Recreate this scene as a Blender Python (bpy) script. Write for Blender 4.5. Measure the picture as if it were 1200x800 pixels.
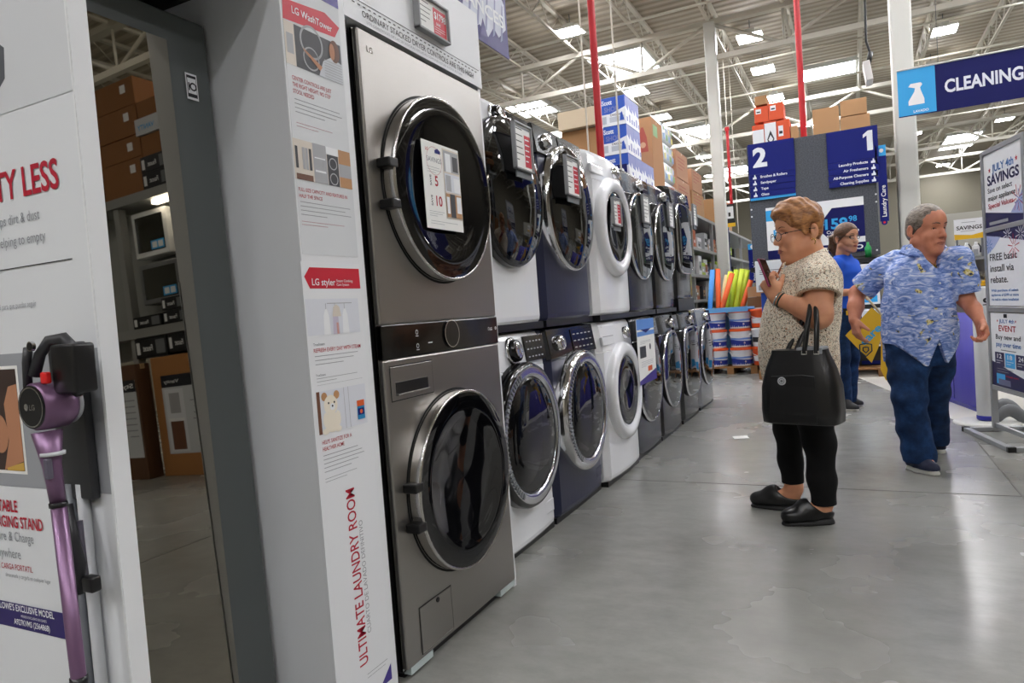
import bpy, bmesh, math, random
import numpy as np
from mathutils import Vector, Matrix, Euler
random.seed(7); RNG = np.random.default_rng(7)
SC = bpy.context.scene
COL = SC.collection
for o in list(bpy.data.objects): bpy.data.objects.remove(o, do_unlink=True)

# ---------------------------------------------------------------- camera
CAM = np.array([1.222, 0.0, 1.0625]); FPX = 808.63
YAW, PITCH, ROLL = -0.4596, -0.0397, -0.0729
_f = np.array([math.sin(YAW)*math.cos(PITCH), math.cos(YAW)*math.cos(PITCH), math.sin(PITCH)])
_r0 = np.array([math.cos(YAW), -math.sin(YAW), 0.0]); _u0 = np.cross(_r0, _f)
_r = math.cos(ROLL)*_r0 + math.sin(ROLL)*_u0; _u = -math.sin(ROLL)*_r0 + math.cos(ROLL)*_u0
cam = bpy.data.cameras.new('camera'); camo = bpy.data.objects.new('camera', cam); COL.objects.link(camo)
cam.sensor_width = 36; cam.lens = FPX/1200*36; cam.clip_start = 0.05; cam.clip_end = 300
camo.matrix_world = Matrix(((_r[0], _u[0], -_f[0], CAM[0]), (_r[1], _u[1], -_f[1], CAM[1]), (_r[2], _u[2], -_f[2], CAM[2]), (0, 0, 0, 1)))
SC.camera = camo
def S(px, py, ax, v):
    """survey: the point of the plane ax = v that the photograph shows at px, py"""
    d = _f + (px-600)/FPX*_r - (py-400)/FPX*_u; i = 'xyz'.index(ax); k = (v-CAM[i])/d[i]
    return CAM + k*d

# ---------------------------------------------------------------- world, exposure, lamp strengths
SC.view_settings.view_transform = 'Standard'; SC.view_settings.look = 'None'
SC.view_settings.gamma = 1.0; SC.view_settings.use_curve_mapping = False
SC.view_settings.exposure = 0.78
w = bpy.data.worlds.new('world'); SC.world = w; w.use_nodes = True
w.node_tree.nodes['Background'].inputs[0].default_value = (0.85, 0.92, 1.0, 1); w.node_tree.nodes['Background'].inputs[1].default_value = 0.35
LAMP_POWER = 60.0      # emission of a high-bay lens
SKY_POWER = 16.0       # emission of a skylight dome
TUBE_POWER = 6.0
SC.cycles.use_denoising = True
SC.cycles.max_bounces = 8; SC.cycles.diffuse_bounces = 4; SC.cycles.glossy_bounces = 4; SC.cycles.transmission_bounces = 6
SC.cycles.sample_clamp_indirect = 6.0; SC.cycles.use_light_tree = True; SC.cycles.caustics_reflective = False; SC.cycles.caustics_refractive = False
# ---------------------------------------------------------------- materials
def lin(h):
    if isinstance(h, str):
        h = h.lstrip('#'); c = [int(h[i:i+2], 16)/255 for i in (0, 2, 4)]
        return tuple((x/12.92 if x <= .04045 else ((x+.055)/1.055)**2.4) for x in c)
    return tuple(h)
MATS = {}
def M(name, col='808080', rough=.5, metal=0., coat=0., emit=0., spec=.5, trans=0., alpha=1.):
    if name in MATS: return MATS[name]
    m = bpy.data.materials.new(name); m.use_nodes = True; p = m.node_tree.nodes['Principled BSDF']
    c = lin(col)
    p.inputs['Base Color'].default_value = (*c, 1); p.inputs['Roughness'].default_value = rough; p.inputs['Metallic'].default_value = metal
    p.inputs['Coat Weight'].default_value = coat; p.inputs['Specular IOR Level'].default_value = spec
    p.inputs['Transmission Weight'].default_value = trans; p.inputs['Alpha'].default_value = alpha
    if emit:
        p.inputs['Emission Color'].default_value = (*c, 1); p.inputs['Emission Strength'].default_value = emit
    MATS[name] = m; return m
def nodes(m): return m.node_tree.nodes, m.node_tree.links, m.node_tree.nodes['Principled BSDF']
def coords(m, scale=(1, 1, 1)):
    N, L, p = nodes(m); t = N.new('ShaderNodeTexCoord'); mp = N.new('ShaderNodeMapping'); mp.inputs['Scale'].default_value = scale
    L.new(t.outputs['Object'], mp.inputs[0]); return mp.outputs[0]
def noise(m, vec, scale, detail=3, rough=.5, dist=0.):
    N, L, p = nodes(m); n = N.new('ShaderNodeTexNoise'); n.inputs['Scale'].default_value = scale; n.inputs['Detail'].default_value = detail
    n.inputs['Roughness'].default_value = rough; n.inputs['Distortion'].default_value = dist
    L.new(vec, n.inputs['Vector']); return n.outputs['Fac']
def ramp(m, fac, stops, const=False, soft=False):
    N, L, p = nodes(m); r = N.new('ShaderNodeValToRGB'); e = r.color_ramp.elements
    if const: r.color_ramp.interpolation = 'CONSTANT'
    if soft: r.color_ramp.interpolation = 'B_SPLINE'
    while len(e) < len(stops): e.new(0.5)
    for k, (pos, c) in enumerate(stops):
        e[k].position = pos; c = lin(c); e[k].color = (*c, 1)
    L.new(fac, r.inputs[0]); return r.outputs[0]
def mixc(m, fac, a, b, mode='MIX'):
    N, L, p = nodes(m); x = N.new('ShaderNodeMix'); x.data_type = 'RGBA'; x.blend_type = mode
    for s, v in ((0, fac), (6, a), (7, b)):
        if isinstance(v, (int, float)): x.inputs[s].default_value = v
        elif isinstance(v, (str, tuple)): x.inputs[s].default_value = (*lin(v), 1)
        else: L.new(v, x.inputs[s])
    return x.outputs[2]
def bump(m, fac, strength=.3, dist=.01):
    N, L, p = nodes(m); b = N.new('ShaderNodeBump'); b.inputs['Strength'].default_value = strength; b.inputs['Distance'].default_value = dist
    L.new(fac, b.inputs['Height']); L.new(b.outputs[0], p.inputs['Normal'])
def setin(m, name, out):
    N, L, p = nodes(m); L.new(out, p.inputs[name])

# ---------------------------------------------------------------- mesh builder
_TXT = {}
def textmesh(s, bold=0.0):
    k = (s, bold)
    if k in _TXT: return _TXT[k]
    cu = bpy.data.curves.new('t', 'FONT'); cu.body = s; cu.size = 1; cu.offset = bold; cu.resolution_u = 3
    ob = bpy.data.objects.new('t', cu); COL.objects.link(ob)
    dg = bpy.context.evaluated_depsgraph_get(); me = ob.evaluated_get(dg).to_mesh()
    v = np.array([q.co[:2] for q in me.vertices]) if len(me.vertices) else np.zeros((0, 2)); f = [tuple(q.vertices) for q in me.polygons]
    ob.evaluated_get(dg).to_mesh_clear(); bpy.data.objects.remove(ob); bpy.data.curves.remove(cu)
    _TXT[k] = (v, f); return v, f
def _nrm(a): a = np.asarray(a, float); return a/max(1e-12, np.linalg.norm(a))
def perp(d):
    d = _nrm(d); a = np.array([0, 0, 1.]) if abs(d[2]) < .9 else np.array([1., 0, 0]); u = _nrm(np.cross(d, a)); return u, np.cross(d, u)
class Fr:
    """a flat frame: origin, right, up, normal"""
    def __init__(s, O, U, V): s.O = np.asarray(O, float); s.U = _nrm(U); s.V = np.asarray(V, float); s.V = _nrm(s.V - s.U*(s.V@s.U)); s.N = np.cross(s.U, s.V)
    def p(s, u, v, n=0.): return s.O + u*s.U + v*s.V + n*s.N
class B:
    def __init__(s): s.v = []; s.f = []; s.mi = []; s.sm = []; s.mats = []
    def add(s, verts, faces, mat, smooth=False):
        if mat not in s.mats: s.mats.append(mat)
        k = s.mats.index(mat); o = len(s.v); s.v += [tuple(map(float, q)) for q in verts]
        for q in faces: s.f.append(tuple(i+o for i in q)); s.mi.append(k); s.sm.append(smooth)
        return s
    def bm(s, bm, mat, smooth=False, mtx=None):
        if mtx is not None: bmesh.ops.transform(bm, matrix=mtx, verts=bm.verts)
        bm.verts.index_update(); s.add([q.co for q in bm.verts], [[q.index for q in f.verts] for f in bm.faces], mat, smooth); bm.free(); return s
    def box(s, x0, x1, y0, y1, z0, z1, mat, bev=0., seg=2, mtx=None):
        b = bmesh.new(); bmesh.ops.create_cube(b, size=1)
        for q in b.verts: q.co = ((x0+x1)/2+q.co.x*(x1-x0), (y0+y1)/2+q.co.y*(y1-y0), (z0+z1)/2+q.co.z*(z1-z0))
        if bev: bmesh.ops.bevel(b, geom=b.edges[:], offset=bev, segments=seg, profile=.5, affect='EDGES')
        return s.bm(b, mat, bool(bev) and seg > 2, mtx)
    def obox(s, fr, u0, u1, v0, v1, n0, n1, mat, bev=0., seg=2):
        m = Matrix(((fr.U[0], fr.V[0], fr.N[0], fr.O[0]), (fr.U[1], fr.V[1], fr.N[1], fr.O[1]), (fr.U[2], fr.V[2], fr.N[2], fr.O[2]), (0, 0, 0, 1)))
        return s.box(u0, u1, v0, v1, n0, n1, mat, bev, seg, m)
    def cyl(s, a, b, r0, mat, r1=None, n=20, cap=True, smooth=True):
        r1 = r0 if r1 is None else r1; a = np.asarray(a, float); b = np.asarray(b, float); u, w_ = perp(b-a)
        t = [2*math.pi*i/n for i in range(n)]
        V = [a+r0*(math.cos(x)*u+math.sin(x)*w_) for x in t]+[b+r1*(math.cos(x)*u+math.sin(x)*w_) for x in t]
        s.add(V, [(i, (i+1) % n, n+(i+1) % n, n+i) for i in range(n)], mat, smooth)
        if cap: s.add(V, [tuple(range(n))[::-1], tuple(range(n, 2*n))], mat)
        return s
    def tube(s, pts, r, mat, n=8, closed=False, flat=None):
        P = [np.asarray(q, float) for q in pts]; m = len(P); R = r if hasattr(r, '__len__') else [r]*m
        tang = [_nrm((P[(i+1) % m] if closed or i < m-1 else P[i])-(P[i-1] if closed or i > 0 else P[i])) for i in range(m)]
        u, _ = perp(tang[0]); V = []
        for i in range(m):
            u = _nrm(u-tang[i]*(u@tang[i])); w_ = np.cross(tang[i], u); k = flat or 1.
            V += [P[i]+R[i]*(math.cos(2*math.pi*j/n)*u+k*math.sin(2*math.pi*j/n)*w_) for j in range(n)]
        F = []
        for i in range(m if closed else m-1):
            a, b = i*n, ((i+1) % m)*n
            F += [(a+j, a+(j+1) % n, b+(j+1) % n, b+j) for j in range(n)]
        if not closed: F += [tuple(range(n))[::-1], tuple(range((m-1)*n, m*n))]
        return s.add(V, F, mat, True)
    def lathe(s, prof, O, A, mat, n=48, cap=False, sq=None):
        """prof: (radius, height along A); sq: superellipse exponent for squarish rings"""
        O = np.asarray(O, float); A = _nrm(A); u = np.array([0, 1., 0]) if abs(A[1]) < .9 else np.array([1., 0, 0]); u = _nrm(u-A*(u@A)); w_ = np.cross(A, u); V = []
        for r, h in prof:
            for j in range(n):
                t = 2*math.pi*j/n; c, q = math.cos(t), math.sin(t)
                if sq: k = (abs(c)**sq+abs(q)**sq)**(-1/sq); c *= k; q *= k
                V.append(O+A*h+r*(c*u+q*w_))
        F = [(i*n+j, i*n+(j+1) % n, (i+1)*n+(j+1) % n, (i+1)*n+j) for i in range(len(prof)-1) for j in range(n)]
        s.add(V, F, mat, True)
        if cap: s.add(V, [tuple(range((len(prof)-1)*n, len(prof)*n))], mat)
        return s
    def poly(s, fr, pts, mat, lift=.001, th=.0):
        P = [(float(a), float(b)) for a, b in pts]
        area = sum(P[i][0]*P[(i+1) % len(P)][1]-P[(i+1) % len(P)][0]*P[i][1] for i in range(len(P)))
        if area < 0: P = P[::-1]
        n = len(P); V = [fr.p(a, b, lift) for a, b in P]
        if th <= 0: return s.add(V, [tuple(range(n))], mat)
        V += [fr.p(a, b, lift-th) for a, b in P]
        return s.add(V, [tuple(range(n)), tuple(range(n, 2*n))[::-1]]+[(n+i, n+(i+1) % n, (i+1) % n, i) for i in range(n)], mat)
    def rect(s, fr, u0, u1, v0, v1, mat, lift=.001, th=0.): return s.poly(fr, [(u0, v0), (u1, v0), (u1, v1), (u0, v1)], mat, lift, th)
    def disc(s, fr, u, v, r, mat, lift=.001, n=28, ry=None, th=0., a0=0., a1=2*math.pi):
        ry = ry or r; return s.poly(fr, [(u+r*math.cos(a0+(a1-a0)*i/n), v+ry*math.sin(a0+(a1-a0)*i/n)) for i in range(n)], mat, lift, th)
    def ring(s, fr, u, v, r, w_, mat, lift=.001, n=36):
        V = [fr.p(u+q*math.cos(2*math.pi*i/n), v+q*math.sin(2*math.pi*i/n), lift) for q in (r, r-w_) for i in range(n)]
        return s.add(V, [(i, (i+1) % n, n+(i+1) % n, n+i) for i in range(n)], mat)
    def text(s, fr, st, u, v, cap, mat, width=None, lift=.0015, bold=.018, align='L'):
        V, F = textmesh(st, bold)
        if not len(V): return s
        k = cap/.73; x0, x1 = V[:, 0].min(), V[:, 0].max(); kx = (width/(x1-x0)) if width else k; ww = (x1-x0)*kx
        du = {'L': 0, 'C': -ww/2, 'R': -ww}[align]
        return s.add([fr.p(u+du+(a-x0)*kx, v+b*k, lift) for a, b in V], F, mat)
    def lines(s, fr, u0, u1, v, n, gap, h, mat, lift=.001, rag=.25):
        for i in range(n): s.rect(fr, u0, u1-(u1-u0)*rag*random.random()-(0.4*(u1-u0) if i == n-1 and n > 1 else 0), v-i*gap-h*.55, v-i*gap, mat, lift)
        return s
    def ob(s, name, parent=None, loc=None):
        me = bpy.data.meshes.new(name); me.from_pydata(s.v, [], s.f); me.update()
        for m in s.mats: me.materials.append(m)
        me.polygons.foreach_set('material_index', s.mi); me.polygons.foreach_set('use_smooth', s.sm)
        o = bpy.data.objects.new(name, me); COL.objects.link(o); fix(o, parent)
        if loc is not None: o.location = loc
        return o
def fix(o, parent):
    if parent is not None:
        o.parent = parent
        if parent.type == 'EMPTY': o.location = -parent.location
def thing(name, label, cat, loc=(0, 0, 0), group=None):
    o = bpy.data.objects.new(name, None); COL.objects.link(o); o.location = loc; o.empty_display_size = .1
    o['label'] = label; o['category'] = cat
    if group: o['group'] = group
    return o
def tag(o, label, cat, group=None, kind=None):
    o['label'] = label; o['category'] = cat
    if group: o['group'] = group
    if kind: o['kind'] = kind
    return o
def struct(name, b, parent=None, label=None):
    o = b.ob(name, parent)
    if parent is None: o['kind'] = 'structure'
    if label: o['label'] = label
    return o
def dup(root, loc, label=None, rotz=None):
    r = root.copy(); COL.objects.link(r); r.location = loc
    if rotz is not None: r.rotation_euler = (0, 0, rotz)
    if label: r['label'] = label
    for ch in list(root.children):
        c = ch.copy(); COL.objects.link(c); c.parent = r
        for g in list(ch.children):
            d = g.copy(); COL.objects.link(d); d.parent = c
    return r
FX = lambda x: Fr((x, 0, 0), (0, 1, 0), (0, 0, 1))          # upright frame facing the aisle (+x): u = y, v = z
FY = lambda y: Fr((0, y, 0), (1, 0, 0), (0, 0, 1))          # upright frame facing the front (-y): u = x, v = z
def U(px, py, x=0.): a = S(px, py, 'x', x); return float(a[1]), float(a[2])
def W(px, py, y): a = S(px, py, 'y', y); return float(a[0]), float(a[2])
# shared materials
white = M('white_print', 'eceef0', .45); offwhite = M('white_panel', 'dfe2e4', .5); paper = M('paper', 'f2f2ee', .6)
black = M('black_plastic', '0b0b0c', .35); blackm = M('black_matte', '0a0a0a', .8); ink = M('ink', '2a2a2e', .6); inkgrey = M('ink_grey', '96999d', .6)
red = M('print_red', 'c8102e', .45); redtext = M('print_crimson', 'b5122f', .5); navy = M('sign_navy', '0d1a70', .5, spec=.25); navyd = M('sign_dark_navy', '0a1056', .5, spec=.25)
skyb = M('sign_sky_blue', '2fa4e4', .4); purple = M('print_purple', '3a2a86', .4); chrome = M('chrome', 'd8d8da', .12, 1.); alu = M('aluminium', 'b9bcbe', .35, 1.)
steel = M('painted_steel', 'c9c9c4', .45); darkglass = M('black_glass', '020203', .04, 0, 0, spec=.7); grey = M('grey_plastic', '6f7376', .5)
whiteg = M('white_enamel', 'eff1f4', .16, 0, .4); yellow = M('yellow', 'e9b81e', .5); cardb = M('cardboard', 'a97f56', .8); cardd = M('cardboard_dark', '7d5a3a', .85)
# ================================================================ the setting
H = 8.1
fm = M('polished_concrete', 'a3a29c', .3)
_v = coords(fm); _c = ramp(fm, noise(fm, _v, .55, 4, .55), [(.2, '6e6e68'), (.5, '858580'), (.8, '979791')], soft=True)
_c = mixc(fm, .5, _c, ramp(fm, noise(fm, coords(fm, (1, 2.2, 1)), 1.9, 5, .6), [(.15, '6c6c67'), (.5, '858581'), (.85, '979792')], soft=True))
_c = mixc(fm, .4, _c, ramp(fm, noise(fm, coords(fm, (1, 1.6, 1)), 7, 6, .7), [(.2, '62625c'), (.5, '85857f'), (.8, '9d9d97')], soft=True))
_c = mixc(fm, ramp(fm, noise(fm, _v, 26, 5, .7), [(.62, '000000'), (.85, '666666')], soft=True), _c, '5a5a55'); setin(fm, 'Base Color', _c)
setin(fm, 'Roughness', ramp(fm, noise(fm, _v, 1.4, 4), [(.2, (.15, .15, .15)), (.8, (.36, .36, .36))], soft=True))
joint = M('floor_joint', '5e5d58', .9)
b = B(); b.box(-16, 18, -10, 48, -.2, 0, fm); struct('floor', b)
b = B()
for x in (1.92, 6.5, -4.2): b.box(x-.004, x+.004, -8, 47, -.01, .0012, joint)
for y in (-1.5, 4.04, 9.6, 15.2): b.box(-1, 15, y-.004, y+.004, -.01, .0012, joint)
struct('trim_1', b, label='fine saw-cut joints in the concrete floor')
fl = M('lit_floor_patch', 'cbc8bd', .3)  # pale slab; brightness of the lit floor is put into its colour
b = B(); b.poly(Fr((0, 0, 0), (1, 0, 0), (0, 1, 0)), [(1.0, 10.3), (1.2, 9.43), (1.63, 7.5), (1.93, 6.0), (2.4, 6.0), (3.2, 8), (3.2, 10.3)], fl, .003, .003); struct('floor_lit', b)
dm = M('roof_deck', 'aca391', .6); N_, L_, p_ = nodes(dm)
wv = N_.new('ShaderNodeTexWave'); wv.wave_type = 'BANDS'; wv.bands_direction = 'Y'; wv.inputs['Scale'].default_value = 1.05; L_.new(coords(dm), wv.inputs['Vector'])
bump(dm, wv.outputs['Fac'], .9, .04); setin(dm, 'Base Color', mixc(dm, ramp(dm, wv.outputs['Fac'], [(.35, '000000'), (.6, 'ffffff')]), '978e7e', 'b3a998'))
b = B(); b.box(-16, 18, -10, 48, H, H+.2, dm); struct('ceiling', b)
wm = M('painted_wall', '8c8676', .7)
for nm, a in (('wall_back', (-16, 18, 48, 48.2)), ('wall_left', (-16.2, -16, -10, 48)), ('wall_right', (18, 18.2, -10, 48)), ('wall_front', (-16, 18, -10.2, -10))):
    b = B(); b.box(*a, 0, H, wm); struct(nm, b)
beam = M('truss_paint', 'cdc8bb', .5)
def angle(b, p, q, r): b.tube([p, q], r, beam, 4)
JX = [-1.47+1.62*k for k in range(-7, 11)]
for k, x in enumerate(JX):
    b = B(); b.box(x-.05, x+.05, -9, 47.5, H-.09, H-.02, beam); z1 = H-.55
    b.box(x-.035, x+.035, -9, 47.5, z1-.03, z1+.02, beam)
    y = 7.5; s = 0
    while y < 47: angle(b, (x, y, H-.08 if s else z1), (x, y+.55, z1 if s else H-.08), .014); y += .55; s = 1-s
    struct('roof_joist', b)
GZ0, GZ1 = 6.68, 7.5
for gy in (0.0, 8.5, 17.0, 25.5, 34.0, 42.5):
    b = B(); b.box(-15.9, 17.9, gy-.09, gy+.09, GZ1-.06, GZ1+.06, beam); b.box(-15.9, 17.9, gy-.06, gy+.06, GZ0-.06, GZ0+.06, beam)
    for k in range(-5, 6):
        x = -1.47+3.24*k
        angle(b, (x, gy, GZ1), (x+1.62, gy, GZ0), .045); angle(b, (x+1.62, gy, GZ0), (x+3.24, gy, GZ1), .045); angle(b, (x+1.62, gy, GZ0), (x+1.62, gy, GZ1), .03)
    struct('roof_truss', b)
for gy, z in ((12.6, 7.35), (15.3, 7.3), (20.1, 7.4), (23.0, 7.35), (28.5, 7.35), (31.5, 7.4), (37, 7.4)):
    b = B(); b.tube([(-15, gy, z), (17, gy, z)], .028, beam, 6); struct('ceiling_conduit', b)
colm = M('column_paint', 'd3d3cc', .4)
for x, y in ((-1.45, 17.0), (1.99, 11.0), (-1.45, 34.0), (8.2, 25.5), (-8, 25.5)):
    b = B(); b.box(x-.13, x+.13, y-.13, y+.13, 0, GZ1 if y != 11.0 else H-.1, colm, .03); b.box(x-.2, x+.2, y-.2, y+.2, 0, .02, colm); struct('column', b)
# skylights and lamps
skm = M('skylight_dome', 'f4f8ff', .5, emit=SKY_POWER); lens = M('lamp_lens', 'fcfbff', .5, emit=LAMP_POWER); tubem = M('lamp_tube', 'fff9f0', .5, emit=TUBE_POWER)
for i, (x0, x1, y0, y1) in enumerate([(-4.75, -3.5, 18.7, 20.7), (.1, 1.68, 23.9, 25.3), (-4.8, -3.5, 28.5, 30.8), (5.7, 7.1, 39.2, 43), (-8.8, -7.6, 21.2, 22.7), (-5.0, -3.4, 38.6, 42), (5.8, 7.1, 28.5, 30.8), (-4.8, -3.5, 8.6, 10.6), (5.5, 6.8, 8.6, 10.6), (5.6, 6.9, 17.5, 19.5), (.2, 1.6, 34.2, 36.2)]):
    t = thing('skylight', ['bright skylight left of the front roof column, beside the tall boxes', 'wide bright skylight right of the red pole above the aisle number board', 'bright skylight just left of the tall grey column, behind the plastic-wrapped packs',
        'bright skylight far back under the cleaning banner', 'bright skylight at left above the white front dryer', 'bright skylight far back between column and aisle number board'][i] if i < 6 else 'skylight in the roof over the aisle, outside the picture',
        'skylight', (x0, y0, H-.12), 'skylights in the roof')
    b = B(); b.box(x0, x1, y0, y1, H-.1, H-.04, skm); b.ob('pane', t)
    b = B()
    for q in ((x0-.08, x0, y0-.08, y1+.08), (x1, x1+.08, y0-.08, y1+.08), (x0, x1, y0-.08, y0), (x0, x1, y1, y1+.08)): b.box(*q, H-.14, H-.01, steel)
    b.ob('frame', t)
house = M('lamp_housing', 'd9d9d4', .4)
def lamp_parts(t):
    b = B(); b.box(-.3, .3, -.3, .3, -.02, .0, lens); b.ob('lens', t, (0, 0, 0))
    b = B(); b.box(-.31, .31, -.31, .31, .0, .06, house, .02); b.box(-.14, .14, -.14, .14, .06, .2, house, .03); b.ob('housing', t, (0, 0, 0))
    b = B(); b.tube([(0, 0, .2), (0, 0, H-7.66)], .012, grey, 6); b.ob('hook', t, (0, 0, 0))
LP = [(-4.5, 15.9, 'nearest square lamp left of the red pole'), (-.78, 19.0, 'square lamp between column and middle red pole, nearest of its line'), (-.78, 21.9, 'square lamp between column and middle red pole, second of its line'), (-.8, 25.2, 'square lamp just above the orange boxes on the endcap'),
      (3.72, 21.8, 'square lamp above the cleaning banner, nearest of its line'), (3.76, 25.3, 'square lamp just above the cleaning banner, second of its line'), (-4.45, 21.5, 'square lamp right above the blue towel boxes'), (-4.55, 24.9, 'square lamp between blue towel boxes and grey column'),
      (7.3, 35.4, 'square lamp below the right end of the cleaning banner'), (4.0, 35.4, 'square lamp below the left end of the cleaning banner'), (6.2, 46.2, 'small square lamp far back beside the poster stand'), (-8.1, 20.5, 'square lamp at left above the white dryer'), (-8.3, 24.6, 'square lamp at left above the navy dryer'), (-5.2, 38.4, 'square lamp far back left of the column')]
lt = None
for x, y, lb in LP+[(x, y, None) for y in (-8, -5, 5.5, 8.5, 11.5) for x in (-8.2, -4.5, -.8, 2.9, 6.6)]+[(6.6, -2, None), (10.3, -2, None), (10.3, 1.5, None), (10.3, 5.5, None)]+[(x, y, None) for y in (15, 19, 25, 30) for x in (7.3, 11)]+[(-12, 15, None), (-12, 22, None), (0.2, 30, None), (-4.6, 33, None)]:  # rows out of view are added, spaced to light the left panel and column
    label = 'white '+lb if lb else 'white square high-bay lamp added over the aisle, outside the picture'
    if lt is None:
        lt = thing('high_bay_lamp', label, 'ceiling lamp', (x, y, 7.66), 'high-bay lamps under the roof'); lamp_parts(lt)
    else: dup(lt, (x, y, 7.66), label)
# ================================================================ left display panel with the stick vacuum; its printed face looks to the front (-y)
F0 = FX(0.0); PYL = .79; FP = FY(PYL)
def PW(px, py, n=0.): return W(px, py, PYL-n)
t = thing('vacuum_display', 'white printed vacuum display panel with grey band, at the left edge', 'display panel', (-.4, .8, 0))
zb = lambda px, py: PW(px, py)[1]
b = B(); b.box(-.9, -.002, PYL+.001, .822, 0, 2.5, offwhite); b.rect(FP, -.9, -.006, zb(120, 578), zb(60, 411), M('print_grey', '9a9da1', .5), .0)
b.rect(FP, -.9, -.006, zb(40, 121), 2.45, M('print_pale', 'd3d6d8', .5), .0002)
b.poly(FP, [(-.6, zb(0, 40)), PW(0, 52), PW(5, 56), PW(6, 92), PW(0, 103), (-.6, zb(0, 120))], M('print_slate', '55585d', .5), .0006)
def RT(st, px, py, cap, m, bold=.0, k=.80):
    u, v = PW(px, py); c = PW(px, py-cap)[1]-v; V_ = textmesh(st, bold)[0]; b.text(FP, st, u, v, c, m, (V_[:, 0].max()-V_[:, 0].min())*c/.73*k, .0008, bold, 'R')
RT('EMPTY LESS', 70, 219, 37, redtext, .02); RT('Traps dirt & dust', 47, 256, 13, inkgrey, 0, .85); RT('before helping to empty', 54, 281, 13, inkgrey, 0, .85)
q = PW(85, 303); b.rect(FP, -.9, q[0], q[1]-.001, q[1]+.001, ink, .0006); RT('Escanea aqui para que puedas seguir', 43, 358, 7, inkgrey, 0, .8)
q0, q1 = PW(20, 428), PW(20, 555); b.rect(FP, -.8, q0[0], q1[1], q0[1], M('paper', 'f2f2ee'), .0006); q0, q1 = PW(18, 432), PW(18, 551); x1 = q0[0]; z0, z1 = q1[1], q0[1]; ph = M('photo_dark', '3a2a24', .5); fc = M('photo_skin', 'b57f5e', .55)
b.rect(FP, -.78, x1, z0, z1, ph, .001); b.poly(FP, [(x1, z1-.03), (x1-.03, z1-.035), (x1-.05, z1-.07), (x1-.045, z0+.06), (x1-.07, z0), (x1, z0+.02)], fc, .0014); b.disc(FP, x1-.075, z0+.075, .03, fc, .0016, ry=.04); b.poly(FP, [(x1, z0), (x1, z0+.018), (x1-.06, z0+.005), (x1-.06, z0)], M('photo_cloth', 'c9a24a', .5), .0018)
RT('PORTABLE', 21, 600, 14, redtext, .02, .72); RT('CHARGING STAND', 51, 622, 14, redtext, .02, .72); RT('Store & Charge', 40, 637, 12, inkgrey); RT('Anywhere', 25, 655, 12, inkgrey)
RT('BASE DE CARGA PORTATIL', 39, 671, 7, redtext); RT('almacenarla y cargarla en cualquier lugar', 60, 684, 5, inkgrey)
q = PW(74, 718); b.rect(FP, -.9, q[0], PW(74, 748)[1], q[1], M('print_violet', '2b1f63', .5), .0006); RT("LOWE'S EXCLUSIVE MODEL", 64, 725, 8, white, .015); RT("MODELO EXCLUSIVO DE LOWE'S", 55, 729.5, 3, white); RT('A927KVMS (2564868)', 59, 740, 7, white, .01)
b.ob('board', t)
b = B(); b.box(-.0018, .0, PYL, .826, 0, 2.5, M('panel_edge', 'e7e9ea', .4)); b.box(-.006, -.0019, PYL-.0012, PYL, 0, 2.5, M('panel_edge', '')); b.ob('edge_trim', t)
stm = M('stand_grey', '9b9ea2', .35); dk = M('vacuum_charcoal', '2c2d30', .4); vio = M('vacuum_violet', '7d5f7e', .3, .45); dks = M('vacuum_black', '141416', .3); polem = M('stand_pole', 'c3c6c9', .3)
P3 = lambda px, py, n: S(px, py, 'y', PYL-n)
def fbox(b, pa, pb, n0, n1, m, bev=.004):
    a, c = PW(*pa, n1), PW(*pb, n1); b.box(min(a[0], c[0]), max(a[0], c[0]), PYL-n1, PYL-n0, min(a[1], c[1]), max(a[1], c[1]), m, bev, 3)
t = thing('charging_stand', 'grey vacuum charging stand with dark holder behind the violet stick vacuum', 'charging stand', (-.12, PYL-.04, 0))
b = B(); fbox(b, (72, 583), (91, 400), .002, .018, dk, .004); b.ob('holder', t)
q = P3(84, 585, .015); q2 = P3(94, 590, .008); b = B(); b.tube([(q[0], PYL-.015, q[2]+.03), (q[0], PYL-.015, .02)], .009, M('stand_slate', '6c7076', .35), 12); b.tube([(q[0]+.028, PYL-.010, q[2]+.03), (q[0]+.028, PYL-.010, .02)], .011, polem, 12); b.ob('pole', t)
b = B(); b.box(q[0]-.12, q[0]+.10, PYL-.20, PYL-.002, 0, .018, stm, .006); b.ob('foot', t)
t = thing('stick_vacuum', 'violet and charcoal cordless stick vacuum hung on the white display panel', 'stick vacuum', (-.2, PYL-.08, .3))
c0 = P3(38, 477, .105); cx, cz = c0[0], c0[2]
b = B(); b.lathe([(0, .105), (.037, .105), (.041, .101), (.042, .08), (.041, .055), (.036, .046), (0, .046)], (cx, PYL, cz), (0, -1, 0), vio, 40); mb = b.ob('motor_body', t)
f_ = FY(PYL-.1055); b = B(); b.disc(f_, cx, cz, .037, dks, .002, 40, th=.003); b.ring(f_, cx, cz, .0345, .002, chrome, .0026); b.disc(f_, cx-.013, cz, .0062, chrome, .0026); b.text(f_, 'LG', cx-.004, cz-.005, .010, chrome, None, .0026, .015); b.ob('filter_cap', mb)
b = B(); b.lathe([(.036, .046), (.037, .042), (.033, .037)], (cx, PYL, cz), (0, -1, 0), M('vacuum_grey', 'a9abb0', .3, .3), 32); b.ob('dust_ring', mb)
b = B(); b.tube([P3(33, 455, .09), P3(31, 425, .092), P3(33, 408, .092)], [.0075, .007, .0075], dk, 10); rh = b.ob('rear_handle', t)
q = P3(34, 406, .1); b = B(); f_ = FY(PYL-.0995); b.disc(f_, q[0], q[2], .0085, chrome, 0, 20, th=.006); b.disc(f_, q[0], q[2], .0065, dks, .0006, 18); b.ob('power_button', rh)
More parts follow.
